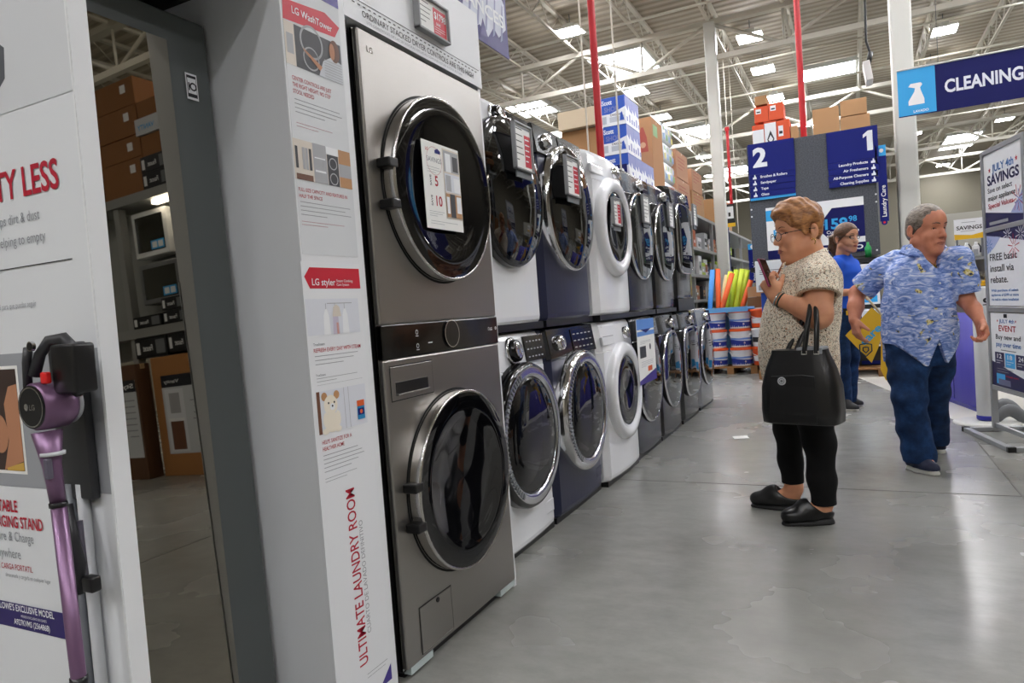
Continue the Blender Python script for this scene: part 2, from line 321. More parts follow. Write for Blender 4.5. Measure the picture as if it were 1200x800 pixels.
b = B(); b.tube([P3(40, 440, .085), P3(47, 415, .08), P3(58, 399, .07), P3(74, 396, .06), P3(84, 408, .05), P3(87, 440, .05), P3(86, 462, .05)], [.010, .009, .010, .011, .014, .016, .016], dk, 12); b.ob('battery_handle', t)
b = B(); fbox(b, (62, 462), (84, 402), .045, .085, dks, .006); b.ob('battery', t); b = B(); fbox(b, (47, 450), (53, 436), .088, .098, M('button_red', 'd8201f', .4), .003); b.ob('trigger', t)
n0, n1, n2, n3 = P3(55, 505, .082), P3(61, 545, .082), P3(68, 588, .082), P3(93, 800, .082)
b = B(); b.tube([n0, n1, n2], [.024, .015, .0125], vio, 18); nk_ = b.ob('neck', t); q = P3(57, 548, .096); b = B(); b.box(q[0]-.006, q[0]+.004, q[1]-.006, q[1]+.006, q[2]-.02, q[2]+.016, M('vacuum_slate', '5c5866', .4), .003); b.ob('release_button', nk_)
q = P3(62, 531, .082); b = B(); b.tube([q-np.array([0, 0, .003]), q+np.array([0, 0, .003])], .0195, polem, 18); b.ob('silver_ring', nk_)
d = (n3-n2)/abs(n3[2]-n2[2]); e = n2+d*(n2[2]-.11); b = B(); b.tube([n2, e], .0125, vio, 18); b.ob('wand', t)
b = B(); b.tube([n2-d*-.0, n2+d*.008], .0145, dks, 18); b.ob('collar', t); q = n3-d*.012; b = B(); b.tube([q, q+d*.018], .0145, dks, 18); b.ob('collar', t)
b = B(); b.box(e[0]-.13, e[0]+.13, PYL-.19, PYL-.03, .02, .075, dk, .02, 3); b.tube([e, (e[0], e[1], .06)], .018, dk, 12); b.ob('floor_nozzle', t)
t = thing('crevice_tool', 'black crevice and brush tool clipped beside the violet vacuum wand', 'vacuum tool', tuple(P3(95, 690, .04)))
b = B(); b.tube([P3(82, 590, .04), P3(88, 632, .045), P3(92, 660, .045), P3(94, 695, .045)], [.005, .007, .013, .008], dk, 12); b.ob('nozzle', t)
b = B(); fbox(b, (96, 694), (106, 678), .03, .05, dks, .004); b.ob('brush', t); b = B(); b.tube([P3(93, 610, .03), P3(97, 650, .03), P3(101, 682, .03)], .006, M('vacuum_slate', ''), 8); b.ob('hose', t)
# ================================================================ steam closet with mirrored door
tx, tz = -.22, 1.06; TILT = math.radians(1.8)
t = thing('steam_closet', 'dark grey clothes steam closet with a tall mirrored door', 'steam closet', (tx, 1.09, 0))
gm = M('closet_grey', '5d6261', .45, .2); mir = M('dark_mirror', '8e8a80', .015, 1.)
Mt = Matrix.Translation((tx, 0, tz)) @ Matrix.Rotation(-TILT, 4, 'Y') @ Matrix.Translation((-tx, 0, -tz))
def tilt(b): b.v = [tuple(Mt @ Vector(q)) for q in b.v]; return b
b = B(); b.box(tx-.58, tx-.045, .85, 1.3, .03, 1.87, M('closet_body', '2d2f30', .5), .01); tilt(b).ob('body', t)
b = B(); b.box(tx-.04, tx-.001, .842, 1.306, .04, 1.865, gm, .006); tilt(b); d = b.ob('door', t)
b = B(); b.box(tx-.001, tx+.0015, .86, 1.185, .06, 1.79, mir); tilt(b); b.ob('mirror', d)
fr = FX(tx+.003); q = (1.243, 1.69)
b = B(); b.rect(fr, q[0]-.017, q[0]+.017, q[1]-.033, q[1]+.033, white, 0); b.rect(fr, q[0]-.014, q[0]+.014, q[1]-.027, q[1]+.028, ink, .0004); b.rect(fr, q[0]-.0125, q[0]+.0125, q[1]-.018, q[1]+.021, white, .0008)
b.text(fr, '1', q[0]-.011, q[1]-.010, .020, ink, None, .0012, .02); b.ring(fr, q[0]+.003, q[1], .0105, .004, ink, .0012); tilt(b); b.ob('warranty_sticker', d)
b = B(); b.box(tx-.3, tx-.02, .86, 1.29, 0, .03, black); b.ob('feet', t)
# recess behind: lintel and back of the display bay
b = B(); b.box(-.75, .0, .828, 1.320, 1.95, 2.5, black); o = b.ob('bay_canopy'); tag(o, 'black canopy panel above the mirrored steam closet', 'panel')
# ================================================================ printed surround of the laundry tower
t = thing('tower_surround', 'white printed surround with poster column and header around the steel laundry tower', 'display surround', (0, 1.45, 0))
b = B(); b.box(-.74, 0, 1.322, 1.572, 0, 2.45, M('surround_white', 'e4e6e8', .4), .002); b.ob('poster_column', t); pc = bpy.data.objects['poster_column']
HT = U(552, 11.5)[1]; b = B(); b.box(-.74, -.0005, 1.5722, 2.372, 1.925, HT, M('surround_white', '')); b.rect(F0, 1.598, 2.352, 1.987, 1.989, ink, .0005)
for k in range(30):
    u = 1.61+k*.0245; b.rect(F0, u, u+.012, 1.975, 1.9785, ink, .0005)
b.text(F0, 'ORDINARY STACKED DRYER CONTROLS ARE THIS HIGH', 1.652, 1.9475, .019, ink, .655, .0006, .004); b.text(F0, 'LOS CONTROLES DE LAS SECADORAS APILADAS COMUNES ESTAN A ESTA ALTURA', 1.672, 1.933, .008, inkgrey, .55, .0006, 0)
b.ob('header', t)
b = B(); b.box(-.74, -.01, 2.352, 2.372, 0, 1.925, M('surround_white', '')); b.ob('side_panel', t)
b = B(); b.box(-.74, -.70, 1.5722, 2.352, 0, 1.925, black); b.box(-.70, -.02, 1.5724, 1.60, 0, 1.925, blackm); b.ob('recess', t)
# first poster: tower
def poster(name): b = B(); b._n = name; return b
c_photo = M('photo_charcoal', '3b3c40', .5); c_cream = M('photo_cream', 'd8cfc2', .5); c_brown = M('photo_brown', '6b4430', .5); c_skin = M('photo_skin', ''); c_stripe = M('photo_shirt', 'c9cdd2', .5); c_wood = M('photo_wood', 'b98a5e', .5); c_grey = M('photo_grey', 'a8a9ac', .5); c_pale = M('photo_pale', 'dcdfe6', .5)
b = B(); b.rect(F0, 1.327, 1.545, 1.25, 2.44, M('poster_pale', 'd6d9db', .5), .0006, .0006)
b.poly(F0, [U(330, -3), U(380, 15), U(397, 33), U(392, 44), U(331, 21)], red, .001)
b.poly(F0, [U(372, -2), U(396, 11), (1.545, 2.3), (1.46, 2.3)], purple, .0012)
fr_ = Fr((0, *U(341, 11)), np.array([0, 1, .0]), (0, 0, 1)); b.text(fr_, 'LG WashTower', 0, -.008, .019, white, .150, .0018, .008)
# photo: person pressing the washer controls
z0, z1 = 1.722, 1.828; b.rect(F0, 1.328, 1.540, z0, z1, c_photo, .001); b.rect(F0, 1.328, 1.363, z0, z1, c_cream, .0014); b.rect(F0, 1.334, 1.357, 1.75, 1.80, c_grey, .0018)
b.ring(F0, 1.425, 1.80, .043, .006, c_grey, .0014); b.ring(F0, 1.42, 1.757, .03, .004, c_grey, .0014)
b.poly(F0, [(1.445, 1.722), (1.54, 1.722), (1.54, 1.775), (1.50, 1.785), (1.465, 1.765)], c_stripe, .0018); b.disc(F0, 1.513, 1.803, .020, c_brown, .002, ry=.03); b.disc(F0, 1.503, 1.80, .011, c_skin, .0022, ry=.022); b.poly(F0, [(1.39, 1.778), (1.394, 1.772), (1.45, 1.735), (1.46, 1.747)], c_skin, .002)
for k in range(7): b.rect(F0, 1.468, 1.538, 1.727+k*.007, 1.729+k*.007, c_grey, .0022)
zz = 1.668
for k, s in enumerate(('CENTER CONTROLS ARE JUST', 'THE RIGHT HEIGHT. NO STEP', 'STOOL NEEDED')): b.text(F0, s, 1.343, zz+.018-k*.0165, .0105, redtext, [.145, .140, .075][k], .001, .006)
b.lines(F0, 1.345, 1.53, 1.652-.013, 4, .0105, .003, inkgrey, .001); b.lines(F0, 1.345, 1.50, 1.58, 2, .008, .0022, M('ink_rose', 'b98089', .6), .001)
# photo: laundry room
z0, z1 = 1.437, 1.538; b.rect(F0, 1.325, 1.543, z0, z1, c_cream, .001); b.rect(F0, 1.448, 1.492, z0, z1-.02, c_photo, .0014); b.ring(F0, 1.47, 1.495, .016, .003, c_grey, .0018); b.ring(F0, 1.47, 1.455, .016, .003, c_grey, .0018); b.rect(F0, 1.445, 1.495, z1-.02, z1, white, .0014)
b.rect(F0, 1.395, 1.446, z0, z1, c_grey, .0014); b.rect(F0, 1.40, 1.44, 1.465, 1.47, white, .0018); b.rect(F0, 1.40, 1.44, 1.50, 1.503, white, .0018); b.rect(F0, 1.494, 1.543, 1.50, z1, c_wood, .0014); b.rect(F0, 1.494, 1.543, 1.437, 1.465, c_wood, .0014); b.rect(F0, 1.494, 1.543, 1.465, 1.5, c_grey, .0013)
for k, (u, cc) in enumerate(((1.331, c_photo), (1.345, c_cream), (1.356, c_grey), (1.367, c_grey), (1.380, c_photo))): b.rect(F0, u, u+.009, 1.465, 1.52, cc, .0016)
b.rect(F0, 1.33, 1.39, 1.437, 1.452, c_brown, .0016)
b.text(F0, 'FULL-SIZE CAPACITY AND FEATURES IN', 1.333, 1.408, .0095, redtext, .185, .001, .006); b.text(F0, 'HALF THE SPACE', 1.333, 1.392, .0095, redtext, .085, .001, .006)
b.lines(F0, 1.335, 1.53, 1.382, 4, .0105, .003, inkgrey, .001); b.lines(F0, 1.335, 1.50, 1.333, 2, .008, .0022, M('ink_rose', ''), .001); b.ob('info_poster', t)
# second poster: styler
b = B(); b.rect(F0, 1.318, 1.545, .05, 1.232, M('poster_white', 'e6e8ea', .5), .0006, .0006)
b.poly(F0, [U(356, 324), U(362, 313), U(420, 315), U(422, 338), U(363, 338)], red, .001); b.text(F0, 'LG styler', 1.352, 1.172, .018, white, .088, .0016, .010)
b.text(F0, 'Steam Clothing', 1.445, 1.181, .007, white, .066, .0016, .006); b.text(F0, 'Care System', 1.445, 1.171, .007, white, .05, .0016, .006)
z0, z1 = 1.044, 1.137; b.rect(F0, 1.322, 1.528, z0, z1, c_pale, .001)
for k, u in enumerate((1.395, 1.43, 1.468)): b.poly(F0, [(u-.013, z0), (u+.013, z0), (u+.010, z0+.05), (u+.003, z0+.066), (u-.003, z0+.066), (u-.010, z0+.05)], [white, M('photo_lilac', 'c7bfd0', .5), white][k], .0014+k*.0003); b.rect(F0, u-.001, u+.001, z0+.066, z1-.012, c_grey, .0014)
b.poly(F0, [(1.418, 1.09), (1.452, 1.09), (1.447, 1.115), (1.435, 1.122), (1.423, 1.115)], c_cream, .0022); b.rect(F0, 1.431, 1.439, z0, z0+.03, M('photo_salmon', 'cf9c94', .5), .0024); b.rect(F0, 1.40, 1.50, z1-.013, z1-.011, c_grey, .0014)
b.text(F0, 'TrueSteam', 1.338, 1.018, .007, inkgrey, None, .001); b.text(F0, 'REFRESH EVERY DAY WITH STEAM', 1.338, 1.001, .0105, redtext, .185, .001, .006); b.lines(F0, 1.34, 1.53, .992, 3, .0105, .003, inkgrey, .001); b.text(F0, 'TrueSteam', 1.338, .940, .006, inkgrey, None, .001); b.lines(F0, 1.34, 1.51, .935, 2, .008, .0022, inkgrey, .001)
b.rect(F0, 1.34, 1.52, .917, .9176, inkgrey, .001)
# photo: white toy bear
z0, z1 = .792, .901; b.rect(F0, 1.333, 1.528, z0, z1, c_pale, .001); b.rect(F0, 1.333, 1.345, z0, z1, c_brown, .0012); br = M('toy_cream', 'efe6d4', .6)
b.disc(F0, 1.385, .817, .030, br, .0016, ry=.026); b.disc(F0, 1.383, .862, .026, br, .0018, ry=.026); b.disc(F0, 1.361, .886, .011, c_wood, .0016); b.disc(F0, 1.408, .886, .011, c_wood, .0016); b.disc(F0, 1.389, .857, .009, white, .002)
for u in (1.375, 1.397): b.disc(F0, u, .868, .0028, ink, .0022)
b.disc(F0, 1.389, .859, .003, ink, .0024)
for u in (1.358, 1.405): b.disc(F0, u, .797, .013, br, .002, ry=.008); b.disc(F0, u+.003, .825, .010, br, .002, ry=.02)
b.rect(F0, 1.437, 1.4385, z0, z1, c_grey, .0014); b.rect(F0, 1.455, 1.4565, z0, z1, c_grey, .0014)
b.rect(F0, 1.487, 1.518, .806, .858, M('label_teal', '1d7fb0', .5), .0018); b.rect(F0, 1.487, 1.518, .842, .858, M('label_orange', 'e0622a', .5), .002); b.rect(F0, 1.49, 1.515, .818, .836, navy, .002); b.disc(F0, 1.503, .827, .006, M('label_orange', ''), .0022)
b.text(F0, 'HELPS SANITIZE FOR A', 1.341, .766, .0105, redtext, .115, .001, .006); b.text(F0, 'HEALTHIER HOME', 1.341, .749, .0105, redtext, .083, .001, .006); b.lines(F0, 1.341, 1.52, .738, 5, .0105, .003, inkgrey, .001); b.lines(F0, 1.341, 1.50, .678, 2, .008, .0022, inkgrey, .001)
fv = Fr((0, 0, 0), (0, 0, 1), (0, -1, 0))      # sideways lettering, reading upwards
b.text(fv, 'ULTIMATE LAUNDRY ROOM', .150, -1.447, .036, redtext, .480, .001, .012); b.text(fv, 'CUARTO DE LAVADO DEFINITIVO', .225, -1.470, .016, inkgrey, .31, .001, .0)
b.poly(F0, [(1.49, .055), (1.543, .055), (1.543, .10)], purple, .001); b.rect(F0, 1.44, 1.53, .118, .1195, inkgrey, .001); b.rect(F0, 1.44, 1.52, .108, .1092, inkgrey, .001); b.ob('info_poster', t)
# price sign above the tower
t = thing('price_sign', 'grey framed price card on the white header above the steel tower', 'price sign', (.02, 2.02, 2.05), 'framed price cards on the appliances')
f_ = FX(.012); u0, u1, v0, v1 = 1.925, 2.118, 2.005, 2.125
b = B()
for q in ((u0, u1, v0, v0+.008), (u0, u1, v1-.008, v1), (u0, u0+.008, v0, v1), (u1-.008, u1, v0, v1)): b.obox(f_, *q, -.012, .012, M('frame_grey', '9a9c9e', .4), .002)
b.ob('frame', t)
b = B(); b.rect(f_, u0+.008, u1-.008, v0+.008, v1-.008, paper, .002, .014); b.rect(f_, u0+.1, u1-.012, v0+.014, v1-.02, red, .0025); b.text(f_, '$1798', u0+.105, v0+.065, .024, white, .072, .0035, .015); b.text(f_, 'SAVE', u0+.115, v0+.045, .009, white, None, .0035); b.lines(f_, u0+.105, u1-.02, v0+.038, 3, .008, .0025, white, .0035)
b.lines(f_, u0+.014, u0+.09, v1-.02, 5, .016, .004, ink, .0025); b.ob('price_card', t)
# ================================================================ steel laundry tower
gs = M('graphite_steel', '8a8884', .27, .92); N_, L_, p_ = nodes(gs)
_n = noise(gs, coords(gs, (1, 1.2, 60)), 9, 2); setin(gs, 'Roughness', ramp(gs, _n, [(.3, (.30,)*3), (.7, (.36,)*3)])); p_.inputs['Base Color'].default_value = (*lin('9f9c97'), 1); p_.inputs['Anisotropic'].default_value = .3
gsd = M('graphite_side', '4b4c4e', .35, .7); rimm = M('door_rim_steel', 'c2c0bd', .18, 1.); gloss = M('black_gloss', '040405', .14, 0, .15); tub = M('drum_steel', '9c9ea2', .25, 1.)
tint = M('tinted_door_glass', '0a0a0b', .03); N_, L_, p_ = nodes(tint)
_t = N_.new('ShaderNodeBsdfTransparent'); _t.inputs[0].default_value = (.14, .14, .15, 1); _mx = N_.new('ShaderNodeMixShader'); _mx.inputs[0].default_value = .16; p_.inputs['Base Color'].default_value = (.004, .004, .005, 1); p_.inputs['Specular IOR Level'].default_value = .75
L_.new(p_.outputs[0], _mx.inputs[1]); L_.new(_t.outputs[0], _mx.inputs[2]); L_.new(_mx.outputs[0], N_['Material Output'].inputs[0])
t = thing('laundry_tower', 'tall graphite steel laundry tower, one washer and dryer column with two round doors', 'laundry tower', (-.3, 1.98, 0))
y0, y1 = 1.622, 2.348; yc = (y0+y1)/2
b = B(); b.box(-.69, -.022, y0+.004, y1-.004, .02, 1.905, gsd, .004); b.ob('cabinet', t)
b = B(); b.box(-.022, .0, y0, y1, 1.058, 1.91, gs, .006); b.box(-.022, .0, y0, y1, .035, .955, gs, .006); b.box(-.026, -.018, y0-.001, y1+.001, .03, 1.912, M('door_rim_steel', '')); b.ob('front_panel', t)
b = B(); b.box(-.022, .002, y0, y1, .956, 1.057, gloss, .003); cp = b.ob('control_panel', t)
f_ = FX(.0022); b = B(); b.disc(f_, 2.003, 1.012, .043, gloss, .006, 40, th=.008); b.ring(f_, 2.003, 1.012, .0465, .003, chrome, .0066, 48); b.ob('dial', cp)
b = B()
for z in (1.028, .985): b.ring(f_, 1.80, z, .007, .0014, white, .0006, 16); b.rect(f_, 1.792, 1.808, z-.013, z-.011, white, .0006)
b.rect(f_, 1.86, 1.885, .989, .992, white, .0006); b.text(f_, 'LG', 2.285, 1.008, .011, white, None, .0006, .01); b.ring(f_, 2.275, 1.014, .006, .0012, white, .0006, 16); b.ring(f_, 2.33, 1.014, .006, .003, white, .0006, 16); b.ob('panel_icons', cp)
def tower_door(zc, R, nm):
    b = B(); b.lathe([(R+.007, .0008), (R-.001, .0010)], (0, yc, zc), (1, 0, 0), blackm, 64); b.lathe([(R-.002, .0), (R, .040), (R-.002, .045), (R-.006, .047), (R-.009, .045)], (0, yc, zc), (1, 0, 0), rimm, 64); d = b.ob(nm, t)  # flat black ring paints the shadow gap around the door
    b = B(); b.lathe([(R-.009, .045), (R-.05, .047), (.23, .045), (.20, .038), (.14, .030), (.06, .024), (0, .022)], (0, yc, zc), (1, 0, 0), tint, 56); b.ob('door_glass', d)
    b = B(); b.lathe([(R-.02, .036), (.23, .034), (.215, .0), (.20, -.03)], (0, yc, zc), (1, 0, 0), gloss, 48); b.lathe([(.205, -.012), (.215, -.20), (.20, -.30), (.12, -.33), (0, -.335)], (0, yc, zc), (1, 0, 0), tub, 48)
    for a in (0.3, 2.4, 4.5): b.tube([(-.03, yc+.20*math.cos(a), zc+.20*math.sin(a)), (-.28, yc+.19*math.cos(a+.25), zc+.19*math.sin(a+.25))], .022, tub, 8)
    b.ob('drum', d)
    for s in (.045, -.075): b = B(); b.box(-.0, .048, yc-R-.022, yc-R+.022, zc+s-.016, zc+s+.012, black, .004); b.ob('hinge', d)
tower_door(1.487, .300, 'dryer_door'); tower_door(.524, .298, 'washer_door')
f_ = FX(.0006); b = B(); b.obox(f_, 1.648, 1.871, .832, .932, -.001, .0022, gs, .0015); d = b.ob('detergent_drawer', t)
b = B(); b.obox(f_, 1.668, 1.842, .846, .885, .0012, .003, black, .001); b.obox(f_, 1.668, 1.842, .846, .85, .002, .012, gs, .001); b.ob('drawer_grip', d)
b = B(); b.rect(f_, 1.645, 1.874, .829, .935, M('seam_dark', '1c1c1d', .6), .0002); b.ob('seam', t); b = B(); b.obox(f_, 1.700, 1.882, .050, .190, -.001, .0016, gs, .003); h = b.ob('filter_hatch', t); b = B(); b.rect(f_, 1.697, 1.885, .047, .193, M('seam_dark', ''), .0002); b.ob('seam', t)
b = B(); b.cyl((.001, 1.80, .178), (.005, 1.80, .178), .008, black); b.ob('latch', h)
b = B(); b.text(FX(.0006), 'LG', 1.66, 1.85, .018, chrome, None, .0006, .012); b.ob('badge', t)
b = B(); b.box(-.6, -.03, y0+.02, y1-.02, 0, .035, black); b.box(-.03, -.004, y0+.02, y0+.14, .012, .034, M('foot_clear', 'b9c6c4', .3)); b.box(-.03, -.004, y1-.12, y1, .012, .034, M('foot_clear', '')); b.ob('base', t)
# printed savings card taped on the dryer door
t = thing('savings_card', 'white printed savings card taped on the round dryer door of the steel tower', 'card', (.05, 1.96, 1.5))
cx = .049; q = [U(495, 162, cx), U(538, 178, cx), U(542, 275, cx), U(499, 263, cx)]; u0 = (q[0][0]+q[3][0])/2; u1 = (q[1][0]+q[2][0])/2; v1 = (q[0][1]+q[1][1])/2; v0 = (q[2][1]+q[3][1])/2; f_ = FX(cx); w_ = u1-u0; h_ = v1-v0
X = lambda a: u0+a*w_
Y = lambda a: v0+a*h_
b = B(); b.rect(f_, u0, u1, v0, v1, paper, .0, .002); b.rect(f_, X(.53), X(1), Y(.14), Y(.97), c_cream, .0004)
for k, (a, c, d, e, m) in enumerate(((.55, .98, .70, .95, c_grey), (.60, .75, .70, .92, white), (.80, .95, .72, .90, c_photo), (.55, .98, .46, .68, c_pale), (.58, .72, .47, .66, c_grey), (.80, .97, .47, .64, white), (.55, .98, .16, .44, c_wood), (.66, .80, .16, .44, c_photo), (.56, .64, .2, .40, white), (.84, .97, .22, .42, white))): b.rect(f_, X(a), X(c), Y(d), Y(e), m, .0008+k*.0002)
b.text(f_, 'LG', X(.09), Y(.89), .010, red, None, .0006); b.poly(f_, [(X(.33), Y(.88)), (X(.48), Y(.88)), (X(.48), Y(.915)), (X(.405), Y(.94)), (X(.33), Y(.915))], navy, .0006)
b.text(f_, 'SAVINGS', X(.10), Y(.77), .016, inkgrey, .088, .0006, .01); b.ring(f_, X(.3), Y(.785), .045, .001, redtext, .0006); b.lines(f_, X(.1), X(.48), Y(.71), 3, .008, .002, inkgrey, .0006)
for k, (n, y_) in enumerate((('5', .50), ('10', .27))):
    b.text(Fr(f_.p(X(.12), Y(y_)-.002, 0), (0, 0, 1), (0, -1, 0)), 'SAVE', 0, -.016, .010, ink, .034, .0006); b.text(f_, n, X(.28), Y(y_), .033, redtext, None, .0006, .02)
b.lines(f_, X(.08), X(.5), Y(.20), 3, .007, .002, inkgrey, .0006); b.lines(f_, X(.1), X(.9), Y(.09), 2, .008, .002, inkgrey, .0006); b.ob('card', t)
for c in list(t.children): pass
# ================================================================ washers and dryers of the row
sapph = M('sapphire_enamel', '1f2440', .32, 0, .1); dkst = M('dark_steel', '2e3036', .26, .2, .15); blkst = M('black_steel', '141518', .2, .1, .3); silver = M('silver_panel', 'a4a6a9', .25, .9); chr2 = M('ribbed_chrome', 'cfd1d4', .18, 1.)
N_, L_, p_ = nodes(chr2)
door_mirror = M('grey_mirror_glass', '4a4f50', .04, .75)
def cabinet(w_, h_, mat, bow=.02, slope=None, depth=.76, lip=.012, z0=0.):
    """front bowed in plan, sloped console at the top; slope = (z where the console starts, setback at its top)"""
    zs = [z0, z0+.012, z0+.03]+[h_*k for k in (.2, .4, .6)]; sb = [.012, .003, 0, 0, 0, 0]
    if slope: zs += [slope[0]-.004, slope[0], slope[0]+.004, (slope[0]+h_)/2, h_-.03, h_-.008, h_]; s = slope[1]; sb += [0, .004, .002, s*.5, s*.86, s+.008, s+.03]
    else: zs += [h_*.8, h_-.03, h_-.008, h_]; sb += [0, .002, .010, .026]
    n = 17; V = []; ring = n+2
    for z, s in zip(zs, sb):
        V.append((-depth, -w_/2, z))
        for i in range(n):
            a = -1+2*i/(n-1); e = max(0, abs(a)-.90)/.10; V.append((-s-bow*a*a-.030*e*e, a*w_/2*(1-.0*e), z))
        V.append((-depth, w_/2, z))
    F = []
    for k in range(len(zs)-1):
        for i in range(ring): F.append((k*ring+i, k*ring+(i+1) % ring, (k+1)*ring+(i+1) % ring, (k+1)*ring+i))
    F.append(tuple(range(ring))[::-1]); F.append(tuple((len(zs)-1)*ring+i for i in range(ring)))
    b = B(); b.add(V, F, mat, False); return b
def door(t, zc, R, rings, gmat, name='door', glass=None, off=.0, n=56, sq=None, yc=0., drum=False):
    b = B()
    for prof, m in rings: b.lathe(prof, (off, yc, zc), (1, 0, 0), m, n, sq=sq)
    d = b.ob(name, t, (0, 0, 0)); b = B(); b.lathe(glass, (off, yc, zc), (1, 0, 0), gmat, n, sq=sq); b.ob('door_glass', d)
    if drum:
        b = B(); r = glass[0][0]; b.lathe([(r+.005, glass[0][1]-.012), (r*.96, 0), (r*.93, -.02)], (off, yc, zc), (1, 0, 0), grey, 40, sq=sq); b.lathe([(r*.94, -.015), (r*1.0, -.2), (r*.9, -.3), (0, -.32)], (off, yc, zc), (1, 0, 0), tub, 40, sq=sq)
        for k in range(3):
            a = 2.1*k+.4; b.tube([(off-.03, yc+r*.9*math.cos(a), zc+r*.9*math.sin(a)), (off-.28, yc+r*.86*math.cos(a+.3), zc+r*.86*math.sin(a+.3))], .022, tub, 8)
        b.ob('drum', d)
    return d
def console(t, h, w_, s, mat_panel, knob_y, disp, style):
    """knob and display set on the sloped console; s = (start z, setback)"""
    a = math.atan2(s[1], h-s[0]); zc = (h+s[0])/2; fr = Fr((-s[1]*.5+.0015, 0, zc), (0, 1, 0), (-math.sin(a), 0, math.cos(a))); hh = (h-s[0])*.36
    bow = lambda y: -.02*(2*y/w_)**2
    if disp:
        y0, y1 = disp; b = B(); b.obox(fr, y0, y1, -hh, hh, bow(max(abs(y0), abs(y1)))-.004, .005, gloss, .002)
        for k in range(5):
            for j in range(3): b.rect(fr, y0+.02+(y1-y0-.04)*k/5, y0+.02+(y1-y0-.04)*(k+.55)/5, -hh*.7+j*hh*.6, -hh*.7+j*hh*.6+.006, inkgrey, .0056)
        b.ob('display', t, (0, 0, 0))
    b = B(); O = fr.p(knob_y, 0, bow(knob_y)-.002)
    if style == 'ge': b.lathe([(.062, 0), (.062, .010), (.056, .016), (.05, .014)], O, fr.N, chrome, 32); b.lathe([(.05, .012), (.048, .034), (.040, .040), (0, .041)], O, fr.N, gloss, 32); b.lathe([(.034, .0415), (.030, .043), (0, .0435)], O, fr.N, chrome, 24)
    else: b.lathe([(.040, 0), (.038, .030), (.032, .036), (0, .037)], O, fr.N, chrome if style == 'chrome' else gloss, 28)
    b.ob('knob', t, (0, 0, 0))
    if style == 'ge':
        b = B(); b.obox(fr, knob_y-.16, knob_y-.145, -hh*.55, hh*.55, bow(knob_y-.15)-.003, .003, gloss, .002); b.ob('power_button', t, (0, 0, 0))
def stackbase(t, w_, h_=.032):
    b = B(); b.box(-.74, -.012, -w_/2+.012, w_/2-.012, -h_, .0, black); b.ob('stacking_strip', t, (0, 0, 0))
def kick(t, w_):
    b = B(); b.box(-.74, -.03, -w_/2+.01, w_/2-.01, 0, .03, black); b.ob('kick_base', t, (0, 0, 0))
def dome(R, x0, x1, n=9): return [(R*math.cos(k/(n-1)*math.pi/2), x0+(x1-x0)*math.sin(k/(n-1)*math.pi/2)) for k in range(n)]
def ge(upper, body, label, group, loc, disp, knob_y, conmat=None, style='ge'):
    w_ = .70; h = .98; s = (.815, .026); t = thing('front_load_dryer' if upper else 'front_load_washer', label, 'dryer' if upper else 'washing machine', (0, 0, 0), group)
    o = cabinet(w_, h, body, .018, s, z0=0 if upper else .03).ob('cabinet', t, (0, 0, 0))
    if conmat:
        a = math.atan2(s[1], h-s[0]); fr = Fr((-s[1]*.5-.001, 0, (h+s[0])/2), (0, 1, 0), (-math.sin(a), 0, math.cos(a))); b = B(); b.obox(fr, -.335, .335, -.074, .076, -.03, .003, conmat, .004); b.ob('console_panel', t, (0, 0, 0))
    console(t, h, w_, s, None, knob_y, disp, style)
    if upper:
        R = .328; zc = .575
        rg = [([(R, -.02), (R, .026), (R-.006, .036), (R-.012, .040)], gloss if body is whiteg else chrome), ([(R-.012, .040), (R-.026, .047)], gloss)]
        d = door(t, zc, R, rg, darkglass, 'door', [(R-.026, .047), (R-.06, .060), (.20, .076), (.1, .084), (0, .086)])
    else:
        R = .322; zc = .525
        rg = [([(R, -.02), (R, .034), (R-.010, .052), (R-.022, .056)], gloss if body is whiteg else chrome), ([(R-.022, .056), (R-.05, .060), (R-.062, .056), (R-.066, .05)], chr2), ([(R-.066, .05), (R-.075, .054)], gloss)]
        d = door(t, zc, R, rg, tint, 'door', [(R-.075, .052), (R-.10, .061), (.16, .067), (.1, .070), (0, .071)], drum=True)
        b = B()
        for k in range(30):
            a = math.pi*.62+k*math.pi*.72/30; c, q = math.cos(a), math.sin(a); b.box(.0585, .0625, -.004, .004, -.011, .011, grey, 0, mtx=Matrix.Translation((0, (R-.04)*c, zc+(R-.04)*q)) @ Matrix.Rotation(a+math.pi/2, 4, 'X'))
        b.ob('grip_ribs', d)
        b = B(); b.box(-.016, -.006, .20, .30, .10, .16, body, .003); b.ob('pump_hatch', t, (0, 0, 0))
    (stackbase if upper else kick)(t, w_); t.location = loc; return t
GD, GW = 'upper row of stacked dryers', 'lower row of washing machines'
X0 = -.115; ZU = 1.018
ge(True, whiteg, 'white dryer with black round door, upper one beside the steel tower', GD, (X0, 2.745, ZU), (.10, .32), -.03)
ge(False, whiteg, 'white washer with black and chrome door ring, lower one beside the steel tower', GW, (X0, 2.745, 0), (.10, .32), -.03)
ge(True, sapph, 'navy blue dryer with black glass door and chrome rim, upper row', GD, (X0, 3.46, ZU), (-.02, .32), -.2, gloss, 'chrome')
ge(False, sapph, 'navy blue washer with chrome door ring, lower row between two white washers', GW, (X0, 3.46, 0), (-.02, .32), -.2, gloss, 'chrome')
